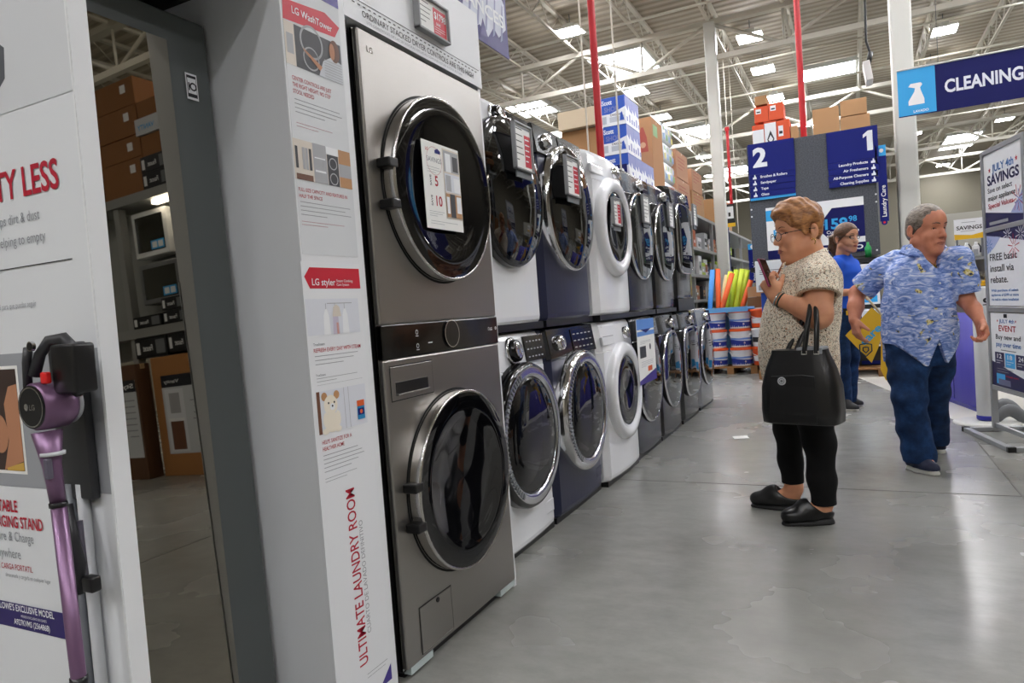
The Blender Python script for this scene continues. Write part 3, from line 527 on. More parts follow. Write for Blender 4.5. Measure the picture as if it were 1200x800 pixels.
def plain(upper, label, group, loc):
    w_ = .68; h = .98; s = (.80, .026); t = thing('front_load_dryer' if upper else 'front_load_washer', label, 'dryer' if upper else 'washing machine', (0, 0, 0), group)
    cabinet(w_, h, whiteg, .022, s, z0=0 if upper else .03).ob('cabinet', t, (0, 0, 0)); console(t, h, w_, s, None, .12, None, 'chrome')
    a = math.atan2(s[1], h-s[0]); fr = Fr((-s[1]*.5+.001, 0, (h+s[0])/2), (0, 1, 0), (-math.sin(a), 0, math.cos(a)))
    b = B(); b.obox(fr, .20, .30, -.02, .02, -.014, -.006, gloss, .002)
    b.ob('display', t, (0, 0, 0))
    b = B(); b.obox(fr, -.32, -.10, -.055, .0, -.02, -.001, whiteg, .006); b.rect(fr, -.31, -.11, -.004, -.0, grey, .0); b.text(fr, 'SAMSUNG' if False else 'LG', -.30, .055, .012, inkgrey, None, -.004); b.ob('drawer' if not upper else 'badge', t, (0, 0, 0))
    R = .305; zc = .535; rg = [([(R, -.03), (R, .012), (R-.015, .036), (R-.05, .044), (R-.075, .034), (R-.085, .022)], whiteg), ([(R-.085, .022), (R-.09, .028)], chrome)]
    d = door(t, zc, R, rg, tint, 'door', [(R-.09, .024), (R-.11, .03), (.12, .02), (0, .012)], drum=True)
    b = B(); b.tube([(.03, (R-.045)*math.cos(a_), zc+(R-.045)*math.sin(a_)) for a_ in np.linspace(-.35, .35, 7)], .012, whiteg, 8); b.ob('door_grip', d)
    (stackbase if upper else kick)(t, w_); t.location = loc; return t
plain(True, 'white dryer with wide white door ring, upper row between navy and dark steel dryers', GD, (-.085, 4.175, ZU))
plain(False, 'white washer with wide white door ring, lower row between navy and dark steel washers', GW, (-.085, 4.175, 0))
def dark(upper, label, group, loc, mat, glassm, sqr=None, con=gloss, w_=.685, sb_=.032):
    h = .98; s = (.81, .024); t = thing('front_load_dryer' if upper else 'front_load_washer', label, 'dryer' if upper else 'washing machine', (0, 0, 0), group)
    cabinet(w_, h, mat, .024, s, z0=0 if upper else .03).ob('cabinet', t, (0, 0, 0)); console(t, h, w_, s, None, .05, (.14, .31), 'chrome')
    b = B(); b.tube([(.001-.024*(2*y/w_)**2, y, .805+.012*math.cos(y*4)) for y in np.linspace(-w_/2+.02, w_/2-.02, 15)], .004, chrome, 6); b.ob('trim_strip', t, (0, 0, 0))
    R = .312; zc = .53; rg = [([(R, -.03), (R, .004)], M('door_side', '1d1e20', .4)), ([(R, .004), (R-.004, .014), (R-.010, .017), (R-.012, .015)], chrome)]
    d = door(t, zc, R, rg, glassm, 'door', [(R-.012, .015), (R-.03, .019), (.15, .026), (0, .028)], sq=sqr)
    stackbase(t, w_, sb_) if upper else kick(t, w_); t.location = loc; return t
dark(True, 'dark steel dryer with flat grey glass door, upper row right of the white dryers', GD, (-.105, 4.87, ZU), dkst, door_mirror)
dark(True, 'dark steel dryer with flat glass door, upper row beside the square-doored black dryer', GD, (-.105, 5.57, ZU), blkst, door_mirror)
dark(True, 'black dryer with squarish rounded door, topmost and last of the upper row', GD, (-.10, 6.30, ZU+.07), blkst, darkglass, 4.0, sb_=.105)
dark(False, 'dark steel washer with a paper leaflet on its front, lower row', GW, (-.105, 4.87, 0), dkst, darkglass)
dark(False, 'dark steel washer with chrome ringed mirror door, lower row right of the leaflet', GW, (-.105, 5.57, 0), blkst, door_mirror)
dark(False, 'black washer with squarish rounded door, lower row under the last dryer', GW, (-.10, 6.30, 0), blkst, darkglass, 4.0)
dark(False, 'silver grey washer standing alone at the far end of the lower row', GW, (-.10, 7.05, 0), silver, darkglass)
# small shelf riser under the last dryer
# ---------------------------------------------------------------- price cards on the dryer doors
def price(px, x, label, hw, hh, red_half=True):
    y, z = U(*px, x); t = thing('price_sign', label, 'price sign', (x, y, z), 'framed price cards on the appliances'); f_ = Fr((x, y, z), (0, 1, 0), (0, 0, 1)); b = B()
    for q in ((-hw, hw, -hh, -hh+.008), (-hw, hw, hh-.008, hh), (-hw, -hw+.008, -hh, hh), (hw-.008, hw, -hh, hh)): b.obox(f_, *q, -.012, .008, M('frame_grey', ''), .002)
    b.obox(f_, -hw*.8, hw*.9, -hh-.03, -hh, -.010, -.004, grey); b.ob('frame', t); b = B(); b.rect(f_, -hw+.008, hw-.008, -hh+.008, hh-.008, paper, 0, .008)
    if red_half: b.rect(f_, hw*.15, hw-.012, -hh*.8, hh*.55, red, .0006); b.lines(f_, hw*.22, hw-.02, hh*.4, 5, hh*.23, hh*.09, white, .0012)
    b.lines(f_, -hw+.016, (hw*.1 if red_half else hw*.8), hh*.75, 6, hh*.26, hh*.07, ink, .0006); b.rect(f_, -hw+.014, hw-.014, hh*.78, hh*.86, inkgrey, .0006); b.ob('price_card', t)
price((613, 173), .00, 'grey framed price card on the black door of the white dryer by the tower', .088, .10)
price((671, 207), .00, 'grey framed price card on the black door of the navy dryer', .09, .10)
price((723, 248), -.03, 'framed price card on the glass of the white ringed dryer door', .08, .085)
price((757, 245), -.064, 'framed white card on the first dark steel dryer door, upper row', .085, .10, False)
price((786, 252), -.064, 'framed white card on the second dark steel dryer door, upper row', .08, .10, False)
price((814, 252), -.06, 'framed white card on the squarish door of the last upper dryer', .08, .10, False)
# leaflet hung on the dark washer
q = [U(*k, -.05) for k in ((743, 375), (754, 372), (768, 433), (755, 449))]
u0, u1, v0, v1 = q[0][0]+.01, q[2][0]-.01, q[3][1], q[0][1]; f_ = FX(-.040); b = B(); h_ = v1-v0; w_ = u1-u0
b.rect(f_, u0, u1, v0, v1, paper, 0, .003); b.rect(f_, u0, u1, v1-.16*h_, v1, M('leaflet_blue', '5b8fd8', .5), .0006); b.rect(f_, u0, u1, v1-.26*h_, v1-.19*h_, M('leaflet_blue', ''), .0006); b.poly(f_, [(u0+.2*w_, v1-.16*h_), (u0+.8*w_, v1-.16*h_), (u0+.5*w_, v1-.22*h_)], navy, .001)
b.rect(f_, u0+.1*w_, u0+.45*w_, v0+.40*h_, v0+.58*h_, c_photo, .0006); b.disc(f_, u0+.28*w_, v0+.49*h_, .05*h_, black, .001, 20); b.disc(f_, u0+.7*w_, v0+.55*h_, .05*h_, c_photo, .001, 20); b.lines(f_, u0+.15*w_, u1-.1*w_, v0+.66*h_, 3, .02*h_, .007*h_, inkgrey, .0006); b.lines(f_, u0+.15*w_, u1-.1*w_, v0+.34*h_, 4, .025*h_, .008*h_, inkgrey, .0006)
b.poly(f_, [(u0, v0), (u1, v0), (u1, v0+.18*h_), (u0, v0+.06*h_)], purple, .001); b.rect(f_, u0+.5*w_, u0+.75*w_, v0+.17*h_, v0+.25*h_, M('label_orange', ''), .0014)
tag(b.ob('product_leaflet'), 'tall white and blue product leaflet hanging on a dark steel washer, lower row', 'leaflet')
# ================================================================ hanging things over the row
f_ = FX(-.6); b = B(); b.rect(f_, 2.7, 3.93, 2.63, 3.5, M('banner_violet', '2a1f6e', .4), 0, .004); b.poly(f_, [(3.36, 2.70), (3.42, 2.95), (3.52, 2.92), (3.60, 3.00), (3.66, 2.93), (3.72, 3.05), (3.82, 3.02), (3.905, 2.95), (3.905, 2.80), (3.80, 2.72), (3.74, 2.76), (3.66, 2.68), (3.56, 2.72), (3.46, 2.67)], M('banner_linen', 'cfd3e0', .5), .001)
for k in range(5): b.poly(f_, [(3.42+k*.1, 2.70), (3.45+k*.1, 2.72), (3.50+k*.095, 2.93), (3.485+k*.095, 2.94)], M('banner_fold', '8f93b4', .5), .002)
b.poly(f_, [(3.55, 2.66), (3.60, 2.77), (3.66, 2.66)], M('banner_violet', ''), .003); b.rect(f_, 3.34, 3.93, 2.63, 2.648, M('banner_violet', ''), .003)
u0, u1 = U(548, 9, -.6)[0], U(589, 33, -.6)[0]; zc_ = U(588, 33, -.6)[1]; b.text(f_, 'APPLIANCES', u1+.01, zc_, U(565, 8, -.6)[1]-U(565, 23, -.6)[1], white, (u1-u0)*1.9, .004, .02, 'R'); t = tag(b.ob('hanging_banner'), 'dark violet hanging appliances banner above the white dryer, behind the header', 'banner')
b = B(); b.tube([(-.6, 3.0, 3.5), (-.6, 3.0, H)], .004, grey, 5); b.tube([(-.6, 3.8, 3.5), (-.6, 3.8, H)], .004, grey, 5); b.ob('hanging_wire', t)
rp = M('sprinkler_red', 'b3121f', .35)
for (x, y, z0, r, lb) in ((-1.05, 7.0, 2.0, .038, 'thick red pipe hanging behind the upper dryers, left of the blue boxes'), (.70, 11.4, 3.02, .045, 'thick red pipe rising behind the aisle number board'), (-1.62, 20.0, 3.5, .04, 'thin red pipe far back just right of the grey column')):
    zt = H-.02 if y < 15 else 5.75; b = B(); b.cyl((x, y, z0), (x, y, zt), r, rp, n=14); t = tag(b.ob('sprinkler_pipe'), lb, 'pipe', 'red vertical pipes')
    b = B(); b.cyl((x, y, zt-.1), (x, y, zt), r*1.5, rp, n=14); b.ob('coupling', t)
    if zt < H-.1: b = B(); b.cyl((x, y, zt), (x, y, H-.02), .012, beam, n=8); b.ob('hanger', t)
for k, (x, y, z0, lb) in enumerate(((-1.25, 7.2, 1.9, 'thin grey rod left of the red pipe behind the dryers'), (-1.02, 7.6, 1.9, 'thin grey rod crossing in front of the blue boxes'), (-1.75, 22, 3, 'thin white rod between the red pipe and the aisle number board'))):
    b = B(); b.cyl((x, y, z0), (x, y, H-.02), .010, beam, n=8); tag(b.ob('hanging_rod'), lb, 'rod')
# ================================================================ aisle rack on the left behind the appliances
RX = -1.7; rk = M('rack_grey', '9b9d9c', .45, .3)
t = thing('storage_rack', 'long grey steel storage rack with shelves, behind the row of dryers', 'rack', (RX-.5, 17, 0))
LV = (.12, .62, 1.08, 1.62, 2.2, 2.93)
for y in np.arange(9.9, 27, 2.44):
    b = B(); b.box(RX-.07, RX, y-.04, y+.04, 0, 2.92, rk); b.box(RX-1.0, RX-.93, y-.04, y+.04, 0, 2.92, rk); b.ob('upright', t)
for z in LV: b = B(); b.box(RX-1.0, RX+.01, 9.86, 26.95, z-.06, z, rk); b.ob('shelf', t)
b = B(); b.box(RX-1.03, RX-1.0, 9.86, 26.95, 0, 2.9, M('rack_back', '55585a', .6)); b.ob('back_panel', t)
# blue and white towel cases stacked on the rack top
tb = M('case_blue', '1f4fb4', .45); tw = M('case_white', 'e6e9ef', .45); tl = M('case_lavender', '6f78b8', .45)
def towel_case():
    t = thing('paper_towel_case', '', 'case', (0, 0, 0), 'blue and white paper towel cases on the rack'); w_, d_, h_ = .42, .37, .43
    b = B(); b.box(-w_, 0, 0, d_, 0, h_, tb, .004); b.ob('carton', t, (0, 0, 0)); f = Fr((-w_, -.001, 0), (1, 0, 0), (0, 0, 1))
    b = B(); b.poly(f, [(0, 0), (w_, 0), (w_, h_*.60), (w_*.45, h_*.42), (0, h_*.42)], tw, .001); b.text(f, 'Scott', .06, h_*.75, .07, tw, .16, .001, .03); b.text(f, 'SHOP', .09, h_*.50, .075, tl, .22, .002, .03); b.text(f, 'ORIGINAL', .18, h_*.33, .035, ink, .2, .002)
    b.rect(f, .17, .40, .05, .13, M('case_grey', 'b9bec9', .5), .002); b.poly(f, [(.33, .06), (.40, .06), (.37, .19), (.345, .17)], tb, .003); b.rect(f, .03, .12, .04, .15, M('case_grey', ''), .002); b.ob('front_print', t, (0, 0, 0))
    s = Fr((.001, 0, 0), (0, 1, 0), (0, 0, 1)); b = B(); b.rect(s, 0, d_, h_*.55, h_, tl, .0005); b.poly(s, [(0, 0), (d_, 0), (d_, h_*.5), (d_*.6, h_*.55), (d_*.5, h_*.72), (d_*.38, h_*.5), (0, h_*.66)], tw, .001)
    for k in range(3): b.rect(s, .05+.13*k, .12+.13*k, .05, .12+.05*(k % 2), tl, .0015)
    b.ob('side_print', t, (0, 0, 0)); return t
y0 = float(S(731, 105, 'x', RX)[1]); t0 = None
for nm, k, lv in (('topmost blue and white towel case, front of the stack behind the red pipe', 0, 2), ('topmost blue and white towel case, behind the front one', 1, 2), ('blue and white towel case in the middle layer, front', 0, 1), ('blue and white towel case in the middle layer, behind the front one', 1, 1),
    ('lowest layer blue and white towel case, front', 0, 0), ('lowest layer blue and white towel case, second from front', 1, 0), ('lowest layer blue and white towel case, third from front', 2, 0), ('lowest layer blue and white towel case, rearmost', 3, 0)):
    L_ = (RX, y0+k*.376, LV[-1]+.005+lv*.437)
    if t0 is None: t0 = towel_case(); t0.location = L_; t0['label'] = nm
    else: dup(t0, L_, nm)
q = S(722, 200, 'y', y0-.1); b = B(); f = Fr((q[0], y0-.06, q[2]), (1, 0, 0), (0, 0, 1)); b.rect(f, -.22, .16, -.3, .09, navyd, .0, .01); b.text(f, '2', .02, -.12, .16, white, None, .002, .03); tag(b.ob('aisle_sign'), 'small dark blue number sign below the blue towel cases', 'sign')
# big printed carton and wrapped packs
ya = y0+4*.376+.03
def carton(name, label, x0, x1, y0, y1, z0, z1, m=cardb, prints=None, cat='carton', group=None, tape=True):
    t = thing(name, label, cat, ((x0+x1)/2, (y0+y1)/2, z0), group); b = B(); b.box(x0, x1, y0, y1, z0, z1, m, .004); b.ob('box', t)
    if tape: b = B(); b.box(x0-.001, x1+.001, (y0+y1)/2-.025, (y0+y1)/2+.025, z1-.05, z1+.001, M('packing_tape', 'c7ab83', .3)); b.ob('tape', t)
    if prints: b = B(); prints(b); b.ob('print', t)
    return t
cr = M('print_brick', 'a5483a', .6)
def pr(b):
    f = Fr((RX-.6, ya-.001, LV[-1]), (1, 0, 0), (0, 0, 1))
    for k in range(2):
        for j in range(2): x = .16+.28*k; z = .12+.62*j; b.poly(f, [(x-.09, z), (x+.09, z), (x+.07, z+.25), (x+.02, z+.42), (x-.02, z+.42), (x-.07, z+.25)], cr, .001); b.disc(f, x, z+.12, .05, M('print_tan', 'd1a583', .6), .002, 14)
    s = Fr((RX+.001, ya, LV[-1]), (0, 1, 0), (0, 0, 1)); b.rect(s, .1, .4, 1.02, 1.22, M('label_green', '86b07c', .6), .001)
yb = ya+.75
carton('tall_carton', 'tall brown carton with red bottle prints beside the blue towel cases', RX-.62, RX, ya, yb, LV[-1]+.005, LV[-1]+1.32, M('cardboard_warm', 'b0825a', .8), pr)
yc_ = yb+.12; pk = M('pack_wrap', 'dfe7ea', .2, 0, .5); pg = M('pack_green', '5e9a4a', .4); pb_ = M('pack_blue', '5d8fc4', .4); py_ = M('pack_yellow', 'c9c04a', .4)
for k in range(4):
    z = LV[-1]+.005+k*.36; t = thing('wrapped_pack', ['plastic wrapped bottle pack at the bottom of the pile right of the tall carton', 'plastic wrapped bottle pack, second from bottom right of the tall carton', 'plastic wrapped bottle pack, second from top right of the tall carton', 'plastic wrapped bottle pack on top of the pile right of the tall carton'][k], 'bottle pack', (RX-.3, yc_+.3, z), 'plastic wrapped packs on the rack top')
    b = B(); b.box(RX-.55, RX-.02, yc_, yc_+.8, z, z+.35, pk, .05, 3); b.ob('wrap', t); b = B()
    for j in range(4):
        for (s, o) in ((Fr((RX-.02, yc_, z), (0, 1, 0), (0, 0, 1)), .2), (Fr((RX-.55, yc_, z), (1, 0, 0), (0, 0, 1)), .13)): b.rect(s, .06+o*j, .03+o*(j+.8), .05, .16, [pg, pb_, py_, pb_][(j+k) % 4], .003); b.rect(s, .08+o*j, .03+o*(j+.6), .2, .28, [pb_, py_, pg, pg][(j+k) % 4], .003)
    b.ob('label_print', t)
for k, (a, c_, d, e, lb) in enumerate(((13.6, 14.8, 0, .55, 'pinkish brown carton on the rack top left of the grey column, lower'), (13.65, 14.7, .56, 1.1, 'pinkish brown carton on the rack top left of the grey column, upper'), (15.0, 16.3, 0, .48, 'pale carton on the rack top close to the grey column, lower'), (15.1, 16.2, .49, .95, 'pinkish carton on the rack top close to the grey column, upper'), (17.6, 18.8, 0, .6, 'brown carton on the rack top just right of the grey column'), (19.2, 20.4, 0, .75, 'tall brown carton on the rack top under the thin red pipe'))):
    def pr2(b, a=a, d=d, c_=c_):
        s = Fr((RX-.001, a, LV[-1]+d), (0, 1, 0), (0, 0, 1)); b.lines(s, .15, c_-a-.2, .42, 4, .07, .03, cr, .002)
    carton('carton', lb, RX-.8, RX-.001, a, c_, LV[-1]+.005+d, LV[-1]+e, M('cardboard_pink', 'b98a6c', .8) if k in (0, 1, 3) else cardb, pr2)
for k in range(3): carton('carton', ['brown carton far left on the rack behind the white dryers, lower', 'brown carton far left on the rack behind the white dryers, upper', 'pale carton on the rack left of the red pipe'][k], -2.75, -2.15, [10.2, 10.3, 10.2][k]+.0, 11.2, LV[-1]+.005+[0, .46, .92][k], LV[-1]+[.45, .91, 1.2][k], [cardd, cardb, M('cardboard_pale', 'c9b79c', .8)][k])
# goods on the rack shelves
gc = [M('goods_'+n, c, .55) for n, c in (('black', '1d1d1f'), ('grey', '8d8f92'), ('white', 'd9dadb'), ('lime', 'a8c23a'), ('tan', 'b08a62'), ('amber', 'c79a2e'), ('blue', '3b5f9c'), ('rust', 'a8552f'), ('silver', 'b5b8bb'), ('dark', '34363a'))]
words = ['black', 'grey', 'white', 'lime green', 'tan', 'amber', 'blue', 'rust coloured', 'silver', 'dark grey']; lvn = ['bottom', 'low', 'second', 'middle', 'upper']
y = 12.2; n = 0
prefs = {0: (0, 1, 9, 4), 1: (5, 0, 8, 2, 0), 2: (0, 8, 2, 9, 7), 3: (3, 2, 3, 1, 0), 4: (1, 2, 0, 8, 7)}
for li in range(5):
    y = 12.0+.1*li
    while y < 21.5:
        d = random.uniform(.28, .5); h_ = random.uniform(.24, min(.46, LV[li+1]-LV[li]-.1)) if li < 5 else .4; c = random.choice(prefs[li]); x1 = RX-.08-random.uniform(0, .1)
        t = thing('shelf_carton', '%s shelf box on the %s shelf of the grey rack behind the dryers' % (words[c], lvn[li]), 'box', (x1-.2, y+d/2, LV[li]), 'boxed goods on the grey rack'); b = B(); b.box(x1-.42, x1, y, y+d-.03, LV[li]+.002, LV[li]+h_, gc[c], .008); b.ob('box', t)
        s = Fr((x1, y, LV[li]), (0, 1, 0), (0, 0, 1)); b = B(); b.rect(s, .03, d-.06, h_*.25, h_*.7, random.choice(gc), .002); b.rect(s, .05, d*.5, h_*.35, h_*.5, white if n % 2 else ink, .003); b.ob('label', t); n += 1
        y += d+random.choice((0, 0, .12))
def vsign(x, y, z0, z1, w_, txt, label, cap=.06):
    t = thing('aisle_blade_sign', label, 'sign', (x, y, z0)); f = Fr((x, y, z0), (1, 0, 0), (0, 0, 1)); h_ = z1-z0; b = B(); b.rect(f, 0, w_, 0, h_, navy, 0, .02); b.rect(f, 0, w_, h_*.86, h_, skyb, .002); b.disc(f, w_*.5, h_*.93, w_*.25, white, .004, 16)
    b.text(Fr(f.p(w_*.5+cap/2, h_*.06, 0), (0, 0, 1), (-1, 0, 0)), txt, 0, 0, cap, white, None, .003, .02); b.ob('board', t); b = B(); b.box(x-.02, x+.0, y-.02, y+.02, z0, z1, grey); b.ob('bracket', t); return t
q = S(856, 255, 'x', RX+.12); vsign(RX, 18.3, 1.75, 3.0, .22, 'Tape', 'dark blue vertical aisle sign on the rack, just right of the grey column'); vsign(RX, 23.6, 1.5, 2.75, .3, 'Paint Sundries', 'dark blue vertical aisle sign left of the grey endcap board', .09)
b = B(); f = FY(17.5); q = [W(848, 240, 17.5), W(862, 265, 17.5)]; b.rect(f, q[0][0], q[1][0], q[1][1], q[0][1], black, 0, .02); b.rect(f, q[0][0]+.06, q[1][0]-.03, q[1][1]+.2, q[0][1]-.06, white, .002); b.rect(f, q[0][0]+.1, q[1][0]-.1, q[1][1]+.25, q[0][1]-.2, black, .003); b.rect(f, q[0][0], q[1][0], q[1][1], q[1][1]+.09, yellow, .002); o = tag(b.ob('price_board'), 'black and yellow price board beside the grey column under the thin red pipe', 'sign')
b = B(); b.tube([(RX, 17.52, q[0][1]-.05), (q[0][0]+.03, 17.52, q[0][1]-.05)], .012, grey, 6); b.ob('arm', o)
# ================================================================ endcap board and aisle shelving
EY = 10.5; sp = M('endcap_grey', '67696c', .6); N_, L_, p_ = nodes(sp); setin(sp, 'Base Color', ramp(sp, noise(sp, coords(sp), 60, 2), [(.35, '3d4148'), (.65, '53575f')]))
t = thing('endcap_shelving', 'grey aisle end shelving with tall speckled grey end board', 'shelving', (.8, 12, 0))
b = B(); b.box(-.02, 1.60, EY, EY+.04, 1.50, 3.21, sp, .004); e = b.ob('end_board', t)
b = B()
for x, z in ((0.0, 2.3), (0.0, 2.2), (1.58, 2.3), (1.58, 2.2), (.02, 1.55), (1.56, 1.56)): b.cyl((x, EY-.004, z), (x, EY, z), .012, white, n=10)
b.ob('screw', e)
b = B(); b.box(.02, 1.56, EY+.04, 18, 0, .15, rk); b.box(.76, .80, EY+.04, 18, 0, 3.0, rk)
b.ob('centre_panel', t)
for z in (.5, 1.0, 1.5, 2.1, 2.75): b = B(); b.box(.02, 1.58, EY+.05, 18, z-.04, z, rk); b.ob('shelf', t)
b = B(); b.box(-.02, 1.60, EY-.35, EY, 1.40, 1.46, black); b.box(.0, 1.58, EY-.02, EY, 0, 1.4, M('dark_board', '2b2c2e', .7)); b.ob('end_shelf', t)  # plain dark board below the end board
# number boards
hand = M('board_white', 'e9edf4', .5)
def numboard(n, x0, x1, z0, z1, items, label, right, foot):
    t = thing('aisle_number_board', label, 'sign', ((x0+x1)/2, EY, z0)); f = FY(EY-.03); b = B(); h_ = z1-z0; w_ = x1-x0
    b.rect(f, x0, x1, z0+.46*h_, z1, navy, 0, .025); b.text(f, n, x0+.06, z1-.405*h_, .33*h_, hand, .19, .002, .04) if not right else b.poly(f, [(x1-.13, z1-.405*h_), (x1-.06, z1-.405*h_), (x1-.06, z1-.07*h_), (x1-.115, z1-.07*h_), (x1-.175, z1-.13*h_), (x1-.175, z1-.185*h_), (x1-.13, z1-.15*h_)], hand, .002)
    for k, s in enumerate(items):
        zt = z0+h_*(.46-.105*k); g = FY(EY-.03-.004*(k % 2)); b.rect(g, x0+.005*(k % 2), x1-.004*k, zt-.104*h_, zt-.003, navy, 0, .02); zb = zt-.075*h_
        b.text(g, s, x1-.13 if right else x0+.15, zb, .036, hand, None, .002, .022, 'R' if right else 'L'); ix = x1-.065 if right else x0+.075
        b.rect(g, ix-.028, ix+.022, zb-.008, zb+.02, hand, .002); b.poly(g, [(ix-.01, zb+.02), (ix+.015, zb+.02), (ix+.005, zb+.055), (ix-.004, zb+.055)], hand, .002)
    if foot: b.rect(f, x0, x1-.01, z0, z0+.045, skyb, .001, .02)
    b.ob('board', t); b = B(); b.box(x0+.1, x1-.1, EY-.005, EY, z0+.3*h_, z0+.8*h_, grey); b.ob('bracket', t)
numboard('2', 0.0, .61, 2.42, 3.215, ['Brushes & Rollers', 'Sandpaper', 'Tape', 'Glass'], 'dark blue aisle board with a white number 2, left on the grey endcap', False, True)
numboard('1', 1.02, 1.635, 2.42, 3.20, ['Laundry Products', 'Air Fresheners', 'All-Purpose Cleaners', 'Cleaning Supplies'], 'dark blue aisle board with a white number 1, right on the grey endcap', True, False)
# price poster
f = FY(EY-.012); x0, x1, z0, z1 = .19, 1.43, 1.565, 2.295; b = B(); b.rect(f, x0, x1, z0, z1, white, 0, .01); b.rect(f, x0, x0+.22, z1-.19, z1-.04, skyb, .001); b.disc(f, x0+.17, z1-.115, .035, navyd, .002); b.lines(f, x0+.1, x0+.3, z1-.23, 2, .03, .014, ink, .001); b.rect(f, x0+.09, x0+.26, z1-.44, z1-.32, skyb, .001)
for k in range(3): b.rect(f, x0+.11, x0+.22, z1-.35-k*.035, z1-.34-k*.035, white, .002)
b.poly(f, [(x0+.85-.20, z0+.37), (x0+.85, z1-.11), (x1, z1-.115), (x1, z0+.20), (x0+.80, z0+.20)], navyd, .001); b.rect(f, x0, x1, z0, z0+.125, navyd, .001)
b.text(f, '$', x0+.70, z1-.34, .075, skyb, None, .002, .02); b.text(f, '159', x0+.755, z1-.39, .14, skyb, .28, .002, .03); b.text(f, '98', x0+1.05, z1-.315, .075, skyb, None, .002, .02)
b.text(f, 'Custom White', x0+.77, z1-.455, .042, white, .40, .002, .022); b.text(f, 'Spectrum', x0+.77, z1-.515, .042, white, .28, .002, .022); b.text(f, 'LED RETRO', x1-.03, z0+.035, .06, white, .62, .002, .03, 'R'); b.rect(f, x0+.29, x0+.34, z0+.03, z0+.09, yellow, .002); b.ring(f, x0+.2, z0+.06, .03, .008, inkgrey, .002, 18)
b.rect(f, x0+.62, x0+.68, z0+.135, z0+.175, ink, .002); tag(b.ob('price_poster'), 'white and navy $159.98 price poster on the grey endcap board', 'poster')
vsign(1.615, EY-.01, 1.93, 2.93, .105, 'Laundry Care', 'narrow blue laundry care sign on the right edge of the grey endcap', .055); o = bpy.data.objects['aisle_blade_sign.002']
b = B(); f = FY(EY-.012); b.disc(f, 1.665, 1.915, .035, navy, .0, 16, th=.01); b.disc(f, 1.665, 1.915, .016, red, .002, 12); b.ob('badge', o)
# cartons on the endcap top
og = M('carton_orange', 'd9542b', .6)
def opr(x0, x1, y, z0, z1, kind):
    def g(b):
        f = FY(y-.001); w_ = x1-x0; h_ = z1-z0
        if kind == 0: b.rect(f, x0+.12*w_, x0+.5*w_, z0+.55*h_, z0+.85*h_, white, .001); b.rect(f, x0+.18*w_, x0+.44*w_, z0+.62*h_, z0+.7*h_, ink, .002)
        elif kind == 1: b.rect(f, x0+.02*w_, x1-.02*w_, z0+.1*h_, z0+.85*h_, white, .001)
        else: b.rect(f, x0+.02*w_, x1-.02*w_, z0+.06*h_, z1-.04*h_, white, .001); b.poly(f, [(x0+.2*w_, z0+.5*h_), (x0+.5*w_, z0+.25*h_), (x0+.8*w_, z0+.5*h_), (x0+.5*w_, z0+.75*h_)], ink, .002); b.poly(f, [(x0+.3*w_, z0+.5*h_), (x0+.5*w_, z0+.38*h_), (x0+.7*w_, z0+.5*h_), (x0+.5*w_, z0+.62*h_)], white, .003)
    return g
OB = [('orange carton with white front, bottom left of the pile above number 2', .06, .22, 3.02, 3.5, 1, og), ('orange carton with black diamond label in the pile above number 2', .225, .385, 3.02, 3.52, 2, og), ('orange carton at the right end of the pile above number 2', .39, .56, 3.02, 3.51, 0, og), ('orange carton on the upper left of the pile above number 2', .10, .29, 3.53, 3.75, 0, og), ('orange carton on the upper right of the pile above number 2', .295, .49, 3.53, 3.77, 0, og), ('small brown carton topping the orange pile above number 2', .12, .28, 3.775, 3.90, 9, cardb)]
b = B(); b.box(-.02, 1.62, EY+.05, EY+.82, 2.96, 3.015, rk); o = b.ob('top_deck', t)
for lb, a, c, z0, z1, k, m in OB: carton('carton', lb, a, c, EY+.1, EY+.5, z0, z1, m, opr(a, c, EY+.1, z0, z1, k) if k < 9 else None, tape=k == 9)
for lb, a, c, z0, z1 in (('brown carton left above the number 1 board', .86, 1.19, 3.02, 3.57), ('brown carton lower right above the number 1 board', 1.2, 1.56, 3.02, 3.40), ('brown carton stacked upper right above the number 1 board', 1.21, 1.53, 3.41, 3.62), ('small brown carton beside the red pipe above the endcap', .57, .66, 3.02, 3.4)): carton('carton', lb, a, c, EY+.1, EY+.5, z0, z1, M('cardboard_light', 'bb9066', .8))
carton('carton', 'dark brown carton on the shelf right behind the laundry care sign', 1.62, 1.72, EY+.6, EY+1.2, 2.45, 2.93, cardd)
for k, lb in enumerate(('pale shelf unit side seen right of the endcap',)): pass
# ================================================================ pail pallet with pool noodles
PY = 10.0; wood = M('pallet_wood', '8a6238', .8)
def pallet(label, x0, x1, y0, y1):
    t = thing('wooden_pallet', label, 'pallet', ((x0+x1)/2, (y0+y1)/2, 0), 'wooden pallets')
    for k in range(3): x = x0+(x1-x0-.09)*k/2; b = B(); b.box(x, x+.09, y0, y1, 0, .085, wood); b.ob('block', t)
    for k in range(5): y = y0+(y1-y0-.1)*k/4; b = B(); b.box(x0, x1, y, y+.1, .085, .105, wood); b.ob('board', t)
pallet('wooden pallet under the stacked white and blue pails', -.70, .02, PY-.03, PY+.95); pallet('wooden pallet under the goods right of the woman', .12, 1.56, 9.25, 10.1)
pw = M('pail_white', 'e9eaee', .35); pbl = M('pail_blue', '1b2f8f', .4); pwb = M('pail_sky', '6f9be0', .4); por = M('pail_orange', 'e8581f', .4)
